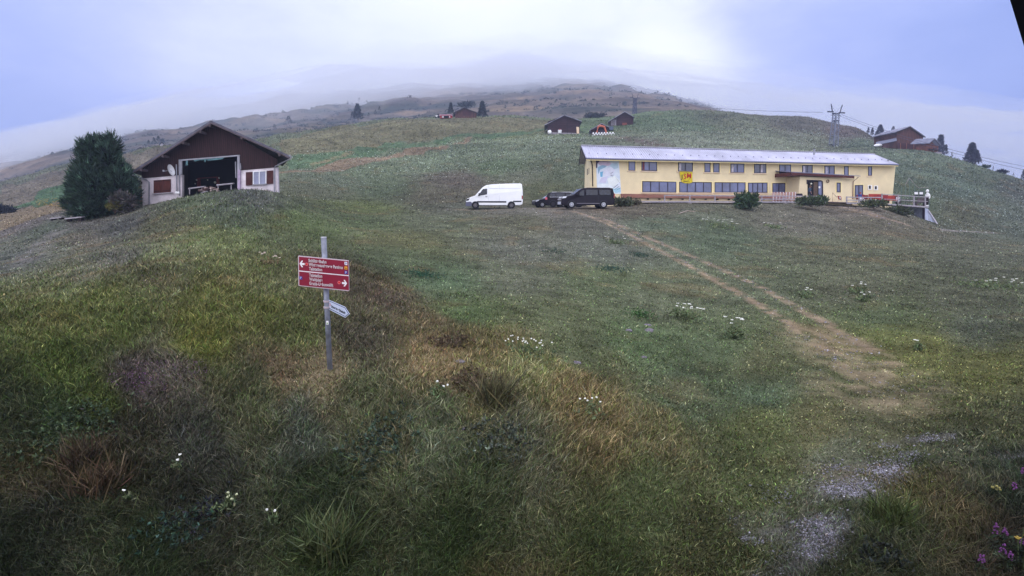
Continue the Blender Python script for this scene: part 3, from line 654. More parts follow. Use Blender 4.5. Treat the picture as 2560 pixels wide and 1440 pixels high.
def house():
    g = hp(1860, 510); t = thing('long_house', 'long two-storey yellow house with pale corrugated roof and a painted left corner', 'house', (g.x, g.y, .2))
    zb = -.9                                   # base of the walls
    def zset(p, z): return Vector((p.x, p.y, z))
    a, b = hp(1478, 400), hp(2239, 417); zt_ = hp(1478, 398).z
    ae, be = HF.P(1478, 398), HF.P(2239, 413)
    m = MB(); m.prism([zset(ae, zb), zset(be, zb), be, ae], HF.n * -.3)
    m.prism([zset(ae, zb) + BK, zset(be, zb) + BK, be + BK, ae + BK], HF.n * .3); m.build('wall', yellow, t)
    rid_l, rid_r = HF.P(1478, 366, 0) , HF.P(2170, 385, 0)
    # ridge runs half way back; its height follows from where the photograph shows it
    def back_at(px, py, p0, k):  # point at depth p0 + k*BK on the ray of a pixel
        y = p0.y + k * BK.y; r = ray(px, py); return Vector((r[0] * y, y, r[2] * y))
    RL = back_at(1455, 366, ae, .5); RR = back_at(2172, 384, be, .5); RL.z = RR.z = (RL.z + RR.z) / 2
    for s, e in ((ae, 1), (be, -1)):
        w = MB(); mid = s + BK * .5; apex = Vector((mid.x, mid.y, RL.z - .28))
        w.prism([zset(s, zb) + HF.n * -.3, s + HF.n * -.3, apex, s + BK, zset(s, zb) + BK], HF.u * (.3 * e)); w.build('end_wall', mat('yellow_render_end', (244, 226, 184), .9, noise=.05, nscale=.8), t)
    # corrugated roof: front and rear slope
    LE, RE = HF.P(1465, 394, .75), HF.P(2246, 410, .75)
    rb_l, rb_r = LE + BK * 1.2, RE + BK * 1.2
    def corr(A, B, C, D, n, amp, th=.05):
        """sheet from eave A..B up to ridge D..C with n waves"""
        vs = []; fs = []; N = n * 4; up = (B - A).cross(D - A).normalized(); up = up if up.z > 0 else -up
        for i in range(N + 1):
            k = i / N; o = up * (amp * math.sin(i * math.pi / 2)); p, q = A.lerp(B, k) + o, D.lerp(C, k) + o; vs += [p, q, p - up * th, q - up * th]
        for i in range(N):
            a_, b_ = i * 4, i * 4 + 4; fs += [(a_, b_, b_ + 1, a_ + 1), (a_ + 2, a_ + 3, b_ + 3, b_ + 2), (a_, a_ + 2, b_ + 2, b_), (a_ + 1, b_ + 1, b_ + 3, a_ + 3)]
        m = MB(); m.add(vs, fs); return m
    roofm = mat('corrugated_roof', (184, 184, 206), .32, metal=.35, noise=.16, nscale=.5, stretch=(1, .3, 1), spec=.4, wave=(1.1, 'X', .22))  # colour bands paint the groove shade of the corrugation
    RL2, RR2 = RL - HF.u * .1, RR + HF.u * 1.0
    LE2, RE2 = LE, RE
    rf = corr(LE2, RE2, RR2, RL2, 150, .045).build('roof', roofm, t)
    corr(rb_l, rb_r, RR2, RL2, 60, .04).build('roof', roofm, t)
    m = MB(); m.tube([RL2 + Vector((0, 0, .05)), RR2 + Vector((0, 0, .05))], .1, 6); m.build('ridge_cap', zinc, rf)
    # snow guards
    slope = (RL2 - LE2)
    for i in range(40):
        sg = MB(); p = LE2.lerp(RE2, (i + .5) / 40) + slope * .3 + Vector((0, 0, .10)); sg.box(p, (.09, .07, .10)); sg.build('snow_guard', steel_blue, rf)
    for px, py in ((2036, 375), (2220, 402)):
        q = back_at(px, py, hp(px, 400), .35 if px < 2100 else .1); m = MB(); m.tube([q + Vector((0, 0, -.6)), q + Vector((0, 0, .1))], .13, 8); m.build('vent_pipe', zinc, rf)
    # verge, gutter, soffit, cream band
    for A_, B_ in ((LE2, RL2), (RL2, rb_l)):
        m = MB(); m.prism([A_ + Vector((0, 0, -.02)), B_ + Vector((0, 0, -.02)), B_ + Vector((0, 0, -.34)), A_ + Vector((0, 0, -.34))], -HF.u * .05); m.build('verge_board', mat('dark_fascia', (44, 34, 52), .6), t)
    dn = Vector((0, 0, -.10)); m = MB(); m.tube([LE2 + dn + HF.n * .06, RE2 + dn + HF.n * .06], .085, 8); m.build('gutter', steel_blue, t)
    m = MB(); m.prism([LE2 + Vector((0, 0, -.12)), RE2 + Vector((0, 0, -.12)), be + HF.n * .0, ae + HF.n * .0], (0, 0, -.05)); m.build('soffit', cream, t)
    m = MB(); m.prism([LE2 + Vector((0, 0, -.10)) , RE2 + Vector((0, 0, -.10)), RE2 + Vector((0, 0, -.3)), LE2 + Vector((0, 0, -.3))], HF.n * -.04); m.build('fascia', cream, t)
    m = MB(); m.tube([hp(1473, 396, .7), hp(1478, 404, .3), hp(1481, 412, .1), hp(1482, 466, .1)], .06, 8); m.build('downpipe', dark_wood, t)
    # upper and lower windows: x0, y0, x1, y1, number of panes
    wins = [(1571, 397.5, 1588.5, 423, 1), (1603.5, 397.5, 1643, 422.5, 2), (1695, 397.5, 1732.5, 421.5, 2), (1761, 398, 1776.5, 422.5, 1), (1783, 398, 1799, 422.5, 1), (1826, 399, 1861, 423, 2),
            (1885, 400.5, 1916, 424.5, 2), (1948, 403, 1978, 426.5, 2), (2005, 405.5, 2032, 428.5, 2), (2061, 408.5, 2087, 431.5, 2), (2110, 411, 2122, 434, 1), (2170, 415, 2180.5, 437.5, 1),
            (1605.5, 450, 1691, 478, 4), (1698, 450, 1779.5, 477.5, 4), (1786.5, 450, 1864, 477, 4), (1870, 451, 1919, 478, 4), (1931, 452.5, 1963.5, 478.5, 2), (2137, 461, 2158, 490, 2)]
    for k, (x0, y0, x1, y1, n) in enumerate(wins):
        # cream reveal, dark frame, panes
        m = MB(); hrect(m, x0 - 2.2, y0 - 2.2, x1 + 2.2, y0, .035, 0); hrect(m, x0 - 2.2, y0, x0, y1 + 1, .035, 0); hrect(m, x1, y0, x1 + 2.2, y1 + 1, .035, 0)
        sl = MB(); hrect(sl, x0 - 2, y1 + 1, x1 + 2, y1 + 3, .12, 0)
        fr = MB(); w = 1.9; hrect(fr, x0, y0, x1, y0 + w, .05, .01); hrect(fr, x0, y1 - .8, x1, y1 + 1, .05, .01); hrect(fr, x0, y0 + w, x0 + w, y1 - .8, .05, .01); hrect(fr, x1 - w * .8, y0 + w, x1, y1 - .8, .05, .01)
        for j in range(1, n):
            xm = lerp(x0, x1, j / n); hrect(fr, xm - .9, y0 + w, xm + .9, y1 - .8, .05, .01)
        f_ = fr.build('window', win_frame, t); m.build('reveal', cream, f_); sl.build('sill', mat('pale_sill', (236, 214, 190), .8), f_)
        pn = MB(); hrect(pn, x0 + w, y0 + w, x1 - w * .8, y1 - .8, .025, .012); pn.build('pane', glass_dark if k in (2, 6, 8) else glass_blue, f_)
        if k in (1, 2, 5, 6, 8, 9):
            cu = MB(); c0 = x0 + w + (1 if k != 6 else 15); hrect(cu, c0, y0 + w + .5, c0 + 5, y1 - 1.2, .032, .026); cu.build('curtain', mat('curtain_%d' % (k % 3), [(196, 190, 204), (120, 60, 66), (206, 200, 210)][k % 3], .9, noise=.2, nscale=5), f_)
    for x0, y0 in ((2171.5, 463), (2186.5, 464.5)):
        m = MB(); hrect(m, x0 - 1.5, y0 - 1, x0 + 9, y0 + 11, .06, 0); f_ = m.build('window', mat('white_window', (244, 240, 236), .6), t)
        m = MB(); hrect(m, x0 + 1, y0 + .8, x0 + 5.5, y0 + 8.5, .075, .061); m.build('pane', black_in, f_)
    # windows of the end wall
    m = MB(); 
    for k in (.18, .42):
        p = ae + BK * k - HF.u * .02; m.prism([zset(p, 3.9), zset(p + BK * .08, 3.9), zset(p + BK * .08, 5.0 - .4), zset(p, 5.0 - .4)], -HF.u * .06)
    for k in (.12, .5):
        p = ae + BK * k - HF.u * .02; m.prism([zset(p, 1.2), zset(p + BK * .2, 1.2), zset(p + BK * .2, 2.3), zset(p, 2.3)], -HF.u * .06)
    m.build('end_window', win_frame, t)
    # painted wall panel: mountains, clouds and pale shapes in blue and pink
    pm = MB(); hslab(pm, [(1490, 398), (1547, 398), (1553, 484), (1493, 484)], .03, .004)
    mur = pm.build('wall_painting', mat('mural_ground', (222, 228, 236), .85, noise=.10, nscale=.9, dark=(196, 210, 228)), t)
    def shape(pts, c, o, nm='painted_shape'):
        q = MB(); hslab(q, pts, .032 + o * .003, .031); q.build(nm, mat('mural_%d_%d_%d' % c, c, .85, noise=.06, nscale=2), mur)
    shape([(1490, 398), (1507, 398), (1494, 408), (1493, 420), (1490, 420)], (70, 58, 88), 1)
    shape([(1494, 408), (1500, 401), (1512, 399), (1524, 403), (1530, 410), (1520, 414), (1500, 413)], (206, 190, 214), 1)
    shape([(1494, 418), (1506, 412), (1517, 414), (1513, 418), (1500, 424), (1496, 436)], (148, 182, 208), 2)
    shape([(1525, 410), (1544, 404), (1546, 418), (1530, 424)], (184, 208, 224), 2)
    shape([(1500, 430), (1508, 428), (1506, 442), (1501, 442)], (126, 190, 226), 3)
    shape([(1510, 424), (1528, 416), (1538, 424), (1530, 440), (1512, 440), (1506, 434)], (224, 226, 242), 3)
    shape([(1503, 444), (1520, 440), (1514, 458), (1498, 456)], (210, 208, 232), 3)
    shape([(1518, 446), (1538, 438), (1550, 452), (1536, 466), (1522, 462)], (236, 242, 242), 4)
    shape([(1494, 460), (1520, 458), (1540, 470), (1552, 480), (1550, 484), (1494, 484)], (232, 240, 246), 2)
    shape([(1530, 472), (1551, 468), (1552, 480), (1538, 482)], (176, 214, 232), 5)
    for x, y, x2, y2 in ((1538, 440, 1549, 456), (1532, 470, 1545, 459), (1536, 473, 1548, 464), (1541, 474, 1551, 468), (1524, 430, 1532, 442), (1527, 432, 1533, 428), (1526, 438, 1534, 436)):
        shape([(x, y), (x2, y2), (x2 + .8, y2 + .8), (x + .8, y + .8)], (120, 130, 148), 7, 'painted_line')
    # wooden skirting with a lower strip along the front
    m = MB(); hslab(m, [(1555, 483.5), (1832, 485), (1990, 487), (1990, 495), (1832, 493.5), (1555, 494)], .35, .0); m.build('wood_panel', mat('panel_wood', (150, 106, 92), .85, noise=.25, nscale=2, stretch=(.4, .4, 6)), t)
    m = MB()
    for i in range(15):
        x = 1562 + i * 29; hrect(m, x, 495, x + 2.5, 498, .3, .02)
    m.build('panel_bracket', dark_wood, t)
    return t, ae, be
HOUSE, HAE, HBE = house()

def porch():
    t = HOUSE
    A = Facade(2000, HF.P(2000, 500).y - 2.6, 2136, HF.P(2136, 500).y - 2.6)
    m = MB(); zb = -.9
    p = [A.P(2000, 441), A.P(2136, 447)]; q = [Vector((v.x, v.y, zb)) for v in p]
    m.prism([q[0], q[1], p[1], p[0]], A.n * -2.7); pw = m.build('porch_wall', mat('yellow_render_porch', (240, 222, 184), .9, noise=.05, nscale=.8), t)
    # canopy
    e0, e1 = A.P(1978, 431, .55), A.P(2151, 441, .55); bk = HF.n * -3.1
    m = MB(); m.prism([e0, e1, e1 + bk + Vector((0, 0, .35)), e0 + bk + Vector((0, 0, .35))], (0, 0, .07)); cn = m.build('canopy_roof', mat('canopy_sheet', (120, 122, 150), .5, metal=.2, noise=.2, wave=(3.2, 'X', .5)), t)  # dark bands paint groove shade onto the flat sheet
    m = MB(); m.prism([e0, A.P(2136, 440, .55), A.P(2136, 446, .55), A.P(2000, 438, .55), A.P(1980, 440, .55)], A.n * -.06)
    m.prism([e0, e0 + bk, e0 + bk + Vector((0, 0, -.45)), e0 + Vector((0, 0, -.45))], A.u * .06); m.build('canopy_fascia', mat('canopy_wood', (84, 44, 40), .8, noise=.3, nscale=2), cn)
    m = MB(); m.tube([A.P(2146, 443, .4), A.P(2133, 454, .1), A.P(2132, 497, .1)], .05, 8); m.build('downpipe', mat('copper_pipe', (128, 100, 84), .6), t)
    # open doorway: black sheet standing for the shade inside
    m = MB(); A.rect(m, 2019, 451.5, 2056, 503, .02, .005); d = m.build('doorway', black_in, t)
    m = MB(); A.slab(m, [(2034, 455), (2044, 455), (2044, 500), (2034, 500)], .05, .025); m.build('inner_door', mat('inner_wood', (96, 78, 66), .8, noise=.2), d)
    m = MB(); A.rect(m, 2046.5, 454, 2054, 500, .06, .03); dl = m.build('glass_door_leaf', glass_blue, d)
    m = MB(); m.disc(A.P(2048.5, 468, .08), A.n, .13, .02); m.build('door_sticker', white_paint, dl)
    m = MB(); m.blob(A.P(2028, 459.5, .1), .11); m.build('door_lamp', mat('pale_lamp2', (240, 236, 220), .4), d, smooth=True)
    m = MB(); A.slab(m, [(2017.5, 449.5), (2052, 450.5), (2057.5, 453.5), (2058.5, 502), (2056, 502), (2055, 454.5), (2052, 452.5), (2019.5, 452), (2019.5, 460), (2017.5, 460)], .07, .0); m.build('door_frame', win_frame, d)
    m = MB(); m.disc(A.P(2069.5, 453, .08), A.n, .2, .06, 24, .13); m.build('wall_ring', mat('ring_brown', (116, 92, 76), .8), t)
    m = MB(); A.rect(m, 2091.5, 456.5, 2102, 480.5, .05, .01); w = m.build('window', win_frame, t)
    m = MB(); A.rect(m, 2093.5, 459, 2099, 478.5, .07, .051); m.build('pane', glass_blue, w)
    m = MB(); A.rect(m, 2089.5, 454, 2104.5, 456.5, .04, .0); A.rect(m, 2089.5, 456.5, 2091.5, 482, .04, 0); A.rect(m, 2102, 456.5, 2104.5, 482, .04, 0); m.build('reveal', cream, w)
    return A
PORCH = porch()

# banner hanging below an upper window
def banner():
    o = hp(1716, 437, .12); t = thing('banner', 'yellow banner with red and dark letters JSM hung below a window of the yellow house', 'banner', o)
    m = MB(); pts = [(1698, 421.5), (1731, 422), (1730.5, 440), (1731, 451), (1724, 454), (1712, 453.5), (1704, 450.5), (1701.5, 440)]
    hslab(m, pts, .10, .12); c = m.build('cloth', mat('banner_cloth', (218, 196, 44), .9, noise=.08, nscale=3), t)
    def txt(s, px, py, hpx, material, name, sh=0.0):
        cu = bpy.data.curves.new(name, 'FONT'); cu.body = s; cu.size = 1; cu.extrude = .004; cu.align_x = 'CENTER'; cu.align_y = 'CENTER'; cu.offset = .02
        ob = bpy.data.objects.new(name, cu); COL.objects.link(ob); me = bpy.data.meshes.new_from_object(ob.evaluated_get(bpy.context.evaluated_depsgraph_get())); bpy.data.objects.remove(ob)
        p = hp(px, py, .13); dw = (hp(px, py - .5).z - hp(px, py + .5).z) * hpx / .72
        R = Matrix((HF.u, Vector((0, 0, 1)), HF.n)).transposed().to_4x4()
        me.transform(Matrix.Translation(p - Vector(t.location)) @ R @ Matrix.Diagonal((dw, dw, dw, 1))); me.materials.append(material)
        q = bpy.data.objects.new(name, me); COL.objects.link(q); q.parent = t; return q
    red = mat('banner_red', (186, 34, 44), .8); dk = mat('banner_dark', (60, 40, 50), .8)
    ring = MB(); ring.disc(hp(1715.5, 437, .125), HF.n, .52, .008, 32, .47); ring.build('emblem_ring', mat('banner_olive', (150, 128, 40), .8), t)
    txt('J', 1705, 437, 11, dk, 'letter'); txt('S', 1712.5, 436.5, 13, red, 'letter'); txt('M', 1722.5, 434.5, 13.5, red, 'letter')
    m = MB(); hslab(m, [(1708, 449), (1724, 449.5), (1724, 450.6), (1708, 450.2)], .125, .121); m.build('small_print_line', dk, t)
    m = MB(); m.tube([hp(1697, 421, .14), hp(1732, 421.5, .14)], .025, 6); m.build('hanging_rod', zinc, t)
banner()
# ------------------------------------------------------------------ terrace in front of the house
DK = Facade(1592, 62.2, 2325, 71.5)
def terrace():
    g = DK.P(1900, 506); t = thing('terrace', 'grey wooden terrace with rails along the front of the yellow house', 'terrace', g)
    m = MB()
    for x0, y0, x1, y1 in ((1592, 503, 2065, 504), (2065, 504, 2190, 507.5), (2190, 507.5, 2322, 516.5)):
        a, b = DK.P(x0, y0), DK.P(x1, y1); k = -DK.n * 3.2; m.prism([a, b, b + k, a + k], (0, 0, -.10))
    m.build('deck', grey_wood_dk, t)
    for x0, y0, x1, y1 in ((1592, 502.6, 2065, 503.6), (2117, 506, 2190, 507), (2190, 507, 2322, 516)):
        m = MB(); DK.slab(m, [(x0, y0), (x1, y1), (x1, y1 + 3.4), (x0, y0 + 3.4)], .06, 0); m.build('edge_board', grey_wood, t)
    m = MB(); DK.slab(m, [(1600, 507), (2060, 508), (2060, 514), (1600, 514)], -.4, -.5); m.build('under_shadow_board', dark_wood, t)  # dark strip standing in for the shade under the deck
    def rail(x0, y0, x1, y1, w=2.3):
        m = MB(); DK.slab(m, [(x0, y0), (x1, y1), (x1, y1 + w), (x0, y0 + w)], .10, .05); m.build('rail', grey_wood, t)
    def post(x, y0, y1, w=2.4):
        m = MB(); DK.rect(m, x - w / 2, y0, x + w / 2, y1, .05, -.04); m.build('post', grey_wood, t)
    rail(1660, 487.5, 2064, 489.5); rail(1900, 496.5, 2064, 497)
    for x in (1662, 1725, 1788, 1850, 1905, 1960, 2010, 2064): post(x, 487 if x < 1890 else 489, 505)
    for x in (1598, 1725, 1963): m = MB(); DK.rect(m, x - 3, 505, x + 5, 512, .12, -.3); m.build('footing', stone_grey, t)
    rail(2117, 491.5, 2206, 492.5); rail(2117, 499, 2206, 500); rail(2205, 484.5, 2320, 492, 1.8); rail(2206, 496.5, 2320, 503, 1.4)
    for x, y0, y1 in ((2117.5, 491, 506), (2148, 492, 507), (2178, 492, 508), (2205.5, 484, 511), (2246, 486.5, 513), (2285.5, 489.5, 515), (2314, 491, 518)): post(x, y0, y1)
    # support wall below the right end
    m = MB(); DK.slab(m, [(2313, 520), (2320.5, 522.5), (2331, 544), (2345, 562), (2339, 568.5), (2317, 567), (2312, 562)], .0, -2.8); m.build('support_wall', mat('pale_concrete', (170, 176, 200), .9, noise=.25, nscale=1.2, bump=.3, stretch=(2, 2, .5)), t)
    m = MB(); DK.slab(m, [(2321, 526), (2323, 526), (2346, 561), (2344, 563)], .12, -.2); m.build('coping', mat('pale_coping', (206, 200, 216), .9), t)
    m = MB(); DK.slab(m, [(2257, 519), (2260, 519), (2281.5, 557), (2280, 559)], .05, -.4); m.build('slanting_wall', grey_wood, t)
    m = MB(); DK.slab(m, [(2258, 517), (2318, 520), (2318, 570), (2258, 562)], -2.6, -2.8); m.build('rear_board', mat('grey_room', (64, 60, 68), .95, noise=.3, nscale=1), t)
    m = MB(); DK.rect(m, 2294, 523, 2306, 560, -2.4, -2.5); m.build('room_door', mat('room_door', (78, 50, 48), .9, noise=.3, stretch=(4, 4, .5)), t)
    m = MB(); DK.rect(m, 2309.5, 520, 2312.5, 560, .1, -.1); m.build('steel_post', win_frame, t)
    m = MB(); DK.slab(m, [(2184, 510), (2198, 512), (2192, 519), (2189, 519)], .1, -.3); m.build('footing', stone_grey, t)
    return t
TER = terrace()
def deck_pt(px, py, off): return DK.P(px, py, off)

# things under the terrace
m = MB(); c = DK.P(2279.5, 551, -.6); m.disc(c, (1, -.5, 0), .42, .1, 20, .33); tag(m.build('hoop', mat('rusty_ring', (176, 96, 70), .8), origin=c), 'rust orange ring leaning under the right end of the terrace', 'hoop')
m = MB(); c = DK.P(2296, 559, -.8)
for k in range(7): m.tube([c + Vector((random.uniform(-.6, .9), random.uniform(-.2, .2), random.uniform(0, .15))), c + Vector((random.uniform(-.6, .9), random.uniform(-.2, .2), random.uniform(0, .3)))], .06, 6)
tag(m.build('timber_heap', dark_wood, origin=c), 'low dark heap of timber on the ground below the terrace', 'timber')
# windbreak of thin poles and netting
def windbreak():
    o = DK.P(2275, 500, -1.0); t = thing('windbreak', 'tall pointed windbreak of thin green poles and netting at the right end of the terrace', 'windbreak', o)
    gp = mat('green_pole', (104, 124, 116), .6, noise=.1)
    tops = [(2240, 479), (2253, 467), (2264, 461), (2274, 445), (2286.5, 461), (2298, 470), (2311, 469), (2322.5, 468)]
    for x, y in tops:
        m = MB(); m.tube([DK.P(x, 512 if x < 2320 else 528, -1.0 if x < 2320 else -.1), DK.P(x, y, -1.0 if x < 2320 else -.1)], .035, 6); m.build('pole', gp, t)
    m = MB()
    for (a, b) in zip(tops[2:-1], tops[3:]): m.tube([DK.P(*a, -1.0 if a[0] < 2320 else -.1), DK.P(*b, -1.0 if b[0] < 2320 else -.1)], .03, 5)
    m.build('top_rail', mat('pale_cord', (150, 142, 140), .7), t)
    nm = mat('netting', (70, 90, 80), .9); m = MB()
    for k in range(26):
        x = 2236 + k * 3.1; y = np.interp(x, [a[0] for a in tops], [a[1] for a in tops]); m.tube([DK.P(x, 505, -1.0), DK.P(x, y + 1, -1.0)], .008, 3, cap=False)
    for y in range(448, 506, 4):
        xs = [x for x in np.arange(2236, 2316, 1.0) if np.interp(x, [a[0] for a in tops], [a[1] for a in tops]) < y]
        if len(xs) > 1: m.tube([DK.P(xs[0], y, -1.0), DK.P(xs[-1], y, -1.0)], .008, 3, cap=False)
    m.build('netting', nm, t)
windbreak()
for k, x in enumerate((2291, 2303.5)):
    p = DK.P(x, 488, -.7); t = thing('notice_board', '%s of the two white notice boards behind the terrace rail' % ('left' if k == 0 else 'right'), 'notice board', p, 'notice boards on the terrace')
    m = MB(); DK.rect(m, x - 5.5, 478.5, x + 5, 490, -.72, -.76); m.build('frame', mat('board_frame', (36, 46, 52), .7), t)
    m = MB(); DK.rect(m, x - 4.3, 480, x + 4, 486, -.66, -.715); m.build('panel', white_paint, t)
# white figure at the corner
def figure():
    p = DK.P(2320, 516, -.2); t = thing('garden_figure', 'white hooded figure with a dark lower half standing at the right corner of the terrace', 'figure', p)
    m = MB(); m.blob(DK.P(2318.5, 477.5, -.2), (.17, .17, .21), 10, 8); m.build('head', white_paint, t, smooth=True)
    m = MB(); q = [DK.P(2319, 482, -.2), DK.P(2319, 486, -.2), DK.P(2319.5, 492, -.2), DK.P(2320, 497, -.2)]
    for a, b, r1, r2 in ((q[0], q[1], .1, .25), (q[1], q[2], .25, .3), (q[2], q[3], .3, .2)): m.tube([a, b], r1, 10, r2=r2)
    m.build('body', white_paint, t, smooth=True)
    m = MB(); m.tube([DK.P(2317, 492, -.12), DK.P(2318.5, 504, -.15), DK.P(2318, 512, -.2)], .2, 10, r2=.12); m.build('lower_body', dark_wood, t, smooth=True)
    m = MB(); m.box(DK.P(2317, 514, -.1), (.35, .3, .14)); m.build('foot', white_paint, t, bevel=.03)
figure()

# ------------------------------------------------------------------ people
def person(name_label, base, pose, face, cols, height=1.75, cat='person'):
    """pose: joint positions in metres for a 1.75 m body, x to the body's left, y forward, z up"""
    k = height / 1.75; R = Matrix.Rotation(face, 4, 'Z')
    J = pose; names = list(J)
    E = [('pelvis', 'waist'), ('waist', 'chest'), ('chest', 'neck'), ('neck', 'skull'), ('chest', 'sho_l'), ('sho_l', 'elb_l'), ('elb_l', 'wri_l'), ('wri_l', 'han_l'), ('chest', 'sho_r'), ('sho_r', 'elb_r'), ('elb_r', 'wri_r'), ('wri_r', 'han_r'),
         ('pelvis', 'hip_l'), ('hip_l', 'kne_l'), ('kne_l', 'ank_l'), ('ank_l', 'toe_l'), ('pelvis', 'hip_r'), ('hip_r', 'kne_r'), ('kne_r', 'ank_r'), ('ank_r', 'toe_r')]
    rad = dict(pelvis=(.16, .12), waist=(.15, .11), chest=(.17, .12), neck=(.06, .06), skull=(.085, .10), sho=(.075, .075), elb=(.05, .05), wri=(.034, .034), han=(.035, .02), hip=(.10, .10), kne=(.065, .065), ank=(.045, .045), toe=(.045, .03))
    me = bpy.data.meshes.new('person'); me.from_pydata([tuple(Vector(J[n]) * k) for n in names], [(names.index(a), names.index(b)) for a, b in E], [])
    o = bpy.data.objects.new('person', me); COL.objects.link(o)
    md = o.modifiers.new('s', 'SKIN'); sv = me.skin_vertices[0].data
    for i, n in enumerate(names):
        r = rad[n.split('_')[0]]; sv[i].radius = (r[0] * k, r[1] * k); sv[i].use_root = n == 'pelvis'
    o.modifiers.new('d', 'SUBSURF').levels = 2
    dg = bpy.context.evaluated_depsgraph_get(); m2 = bpy.data.meshes.new_from_object(o.evaluated_get(dg)); bpy.data.objects.remove(o)
    skin, top, low, shoe = [mat('cloth_%d_%d_%d' % c, c, .85, noise=.12, nscale=9) for c in cols[:4]]
    for q in (skin, top, low, shoe): m2.materials.append(q)
    hz, nz = J['pelvis'][2] * k, J['neck'][2] * k; an = J['ank_l'][2] * k
    hands = [Vector(J[n]) * k for n in ('han_l', 'han_r')]; knees = [Vector(J[n]) * k for n in ('kne_l', 'kne_r')]
    def d_seg(p, a, b):
        a, b = Vector(J[a]) * k, Vector(J[b]) * k; t_ = max(0, min(1, (p - a).dot(b - a) / (b - a).length_squared)); return (p - a.lerp(b, t_)).length
    for p in m2.polygons:
        c = p.center; p.use_smooth = True
        legd = min(d_seg(c, 'hip_l', 'kne_l'), d_seg(c, 'kne_l', 'ank_l'), d_seg(c, 'hip_r', 'kne_r'), d_seg(c, 'kne_r', 'ank_r'))
        armd = min(d_seg(c, 'chest', 'sho_l'), d_seg(c, 'sho_l', 'elb_l'), d_seg(c, 'elb_l', 'wri_l'), d_seg(c, 'sho_r', 'elb_r'), d_seg(c, 'elb_r', 'wri_r'), d_seg(c, 'waist', 'chest'))
        p.material_index = 0 if (c.z > nz + .01 * k or min((c - h).length for h in hands) < .09 * k) else 3 if min((c - Vector(J[n]) * k).length for n in ('toe_l', 'toe_r')) < .13 * k else 2 if legd < armd else 1
    m2.transform(R); o = bpy.data.objects.new('person', m2); COL.objects.link(o); o.location = tuple(base)
    tag(o, name_label, cat)
    sk = R @ (Vector(J['skull']) * k + Vector((0, .0, .02 * k))); f = R @ Vector((0, 1, 0)); r_ = R @ Vector((1, 0, 0)); B = Vector(base)
    m = MB(); m.blob(B + sk - f * .018 * k + Vector((0, 0, .035 * k)), (.102 * k, .108 * k, .115 * k), 12, 8); hair = m.build('hair', mat('hair_%d_%d_%d' % cols[4], cols[4], .8), o, origin=None, smooth=True)
    m = MB(); m.blob(B + sk + f * .10 * k - Vector((0, 0, .02 * k)), (.016 * k, .03 * k, .026 * k), 6, 5); m.build('nose', skin, o, smooth=True)
    for s_ in (-1, 1):
        m = MB(); m.blob(B + sk + f * .093 * k + r_ * s_ * .034 * k + Vector((0, 0, .008 * k)), .011 * k, 6, 5); m.build('eye', mat('eye_dark', (30, 24, 24), .3), o, smooth=True)
        m = MB(); m.blob(B + sk + r_ * s_ * .092 * k - Vector((0, 0, .01 * k)), (.014 * k, .02 * k, .03 * k), 6, 5); m.build('ear', skin, o, smooth=True)
        hn = 'han_l' if s_ > 0 else 'han_r'; wr = 'wri_l' if s_ > 0 else 'wri_r'
        d = (Vector(J[hn]) - Vector(J[wr])).normalized()
        for q in range(5):
            a = Vector(J[hn]) * k + Vector(((q - 2) * .012, .015 if q == 4 else 0, 0)) * k
            m = MB(); L_ = (.075, .085, .08, .065, .05)[q] * k; m.tube([B + R @ a, B + R @ (a + d * L_ * .6), B + R @ (a + d * L_ + Vector((0, .02, 0)) * k)], .009 * k, 5, r2=.006 * k); m.build('finger' if q < 4 else 'thumb', skin, o, smooth=True)
    m = MB(); m.box(B + sk + f * .09 * k - Vector((0, 0, .052 * k)), (.04 * k, .012 * k, .01 * k), Matrix.Rotation(face, 3, 'Z')); m.build('mouth', mat('lip', (150, 84, 80), .7), o)
    return o
STAND = dict(pelvis=(0, 0, .95), waist=(0, 0, 1.08), chest=(0, -.01, 1.32), neck=(0, .0, 1.48), skull=(0, .03, 1.61), sho_l=(.2, 0, 1.41), elb_l=(.27, -.06, 1.14), wri_l=(.2, .16, 1.0), han_l=(.14, .22, 1.0),
             sho_r=(-.2, 0, 1.41), elb_r=(-.26, -.05, 1.14), wri_r=(-.27, .03, .9), han_r=(-.27, .06, .82), hip_l=(.1, 0, .92), kne_l=(.11, .03, .5), ank_l=(.11, -.01, .09), toe_l=(.13, .16, .04), hip_r=(-.1, 0, .92), kne_r=(-.12, .06, .5), ank_r=(-.13, .02, .09), toe_r=(-.15, .19, .04))
SIT = dict(pelvis=(0, 0, .55), waist=(0, 0, .68), chest=(0, .02, .92), neck=(0, .04, 1.08), skull=(0, .08, 1.21), sho_l=(.2, .03, 1.0), elb_l=(.26, .04, .74), wri_l=(.16, .26, .66), han_l=(.1, .32, .65),
           sho_r=(-.2, .03, 1.0), elb_r=(-.26, .04, .74), wri_r=(-.16, .26, .66), han_r=(-.1, .32, .65), hip_l=(.11, .04, .54), kne_l=(.2, .46, .52), ank_l=(.22, .46, .09), toe_l=(.24, .62, .04), hip_r=(-.11, .04, .54), kne_r=(-.2, .46, .52), ank_r=(-.22, .46, .09), toe_r=(-.24, .62, .04))
pb = PORCH.P(2023, 501, 1.0)
person('person in dark blue jacket and dark trousers standing at the open door', pb, STAND, math.radians(215), ((206, 156, 138), (62, 78, 100), (34, 32, 48), (30, 28, 30), (112, 92, 80)), 1.76)
sb = DK.P(2148, 507, -1.2)
person('person in blue jacket and white trousers sitting before the glass terrace door', (sb.x, sb.y, sb.z), SIT, math.radians(190), ((200, 130, 120), (52, 66, 136), (214, 214, 230), (40, 40, 60), (130, 70, 66)), 1.7)

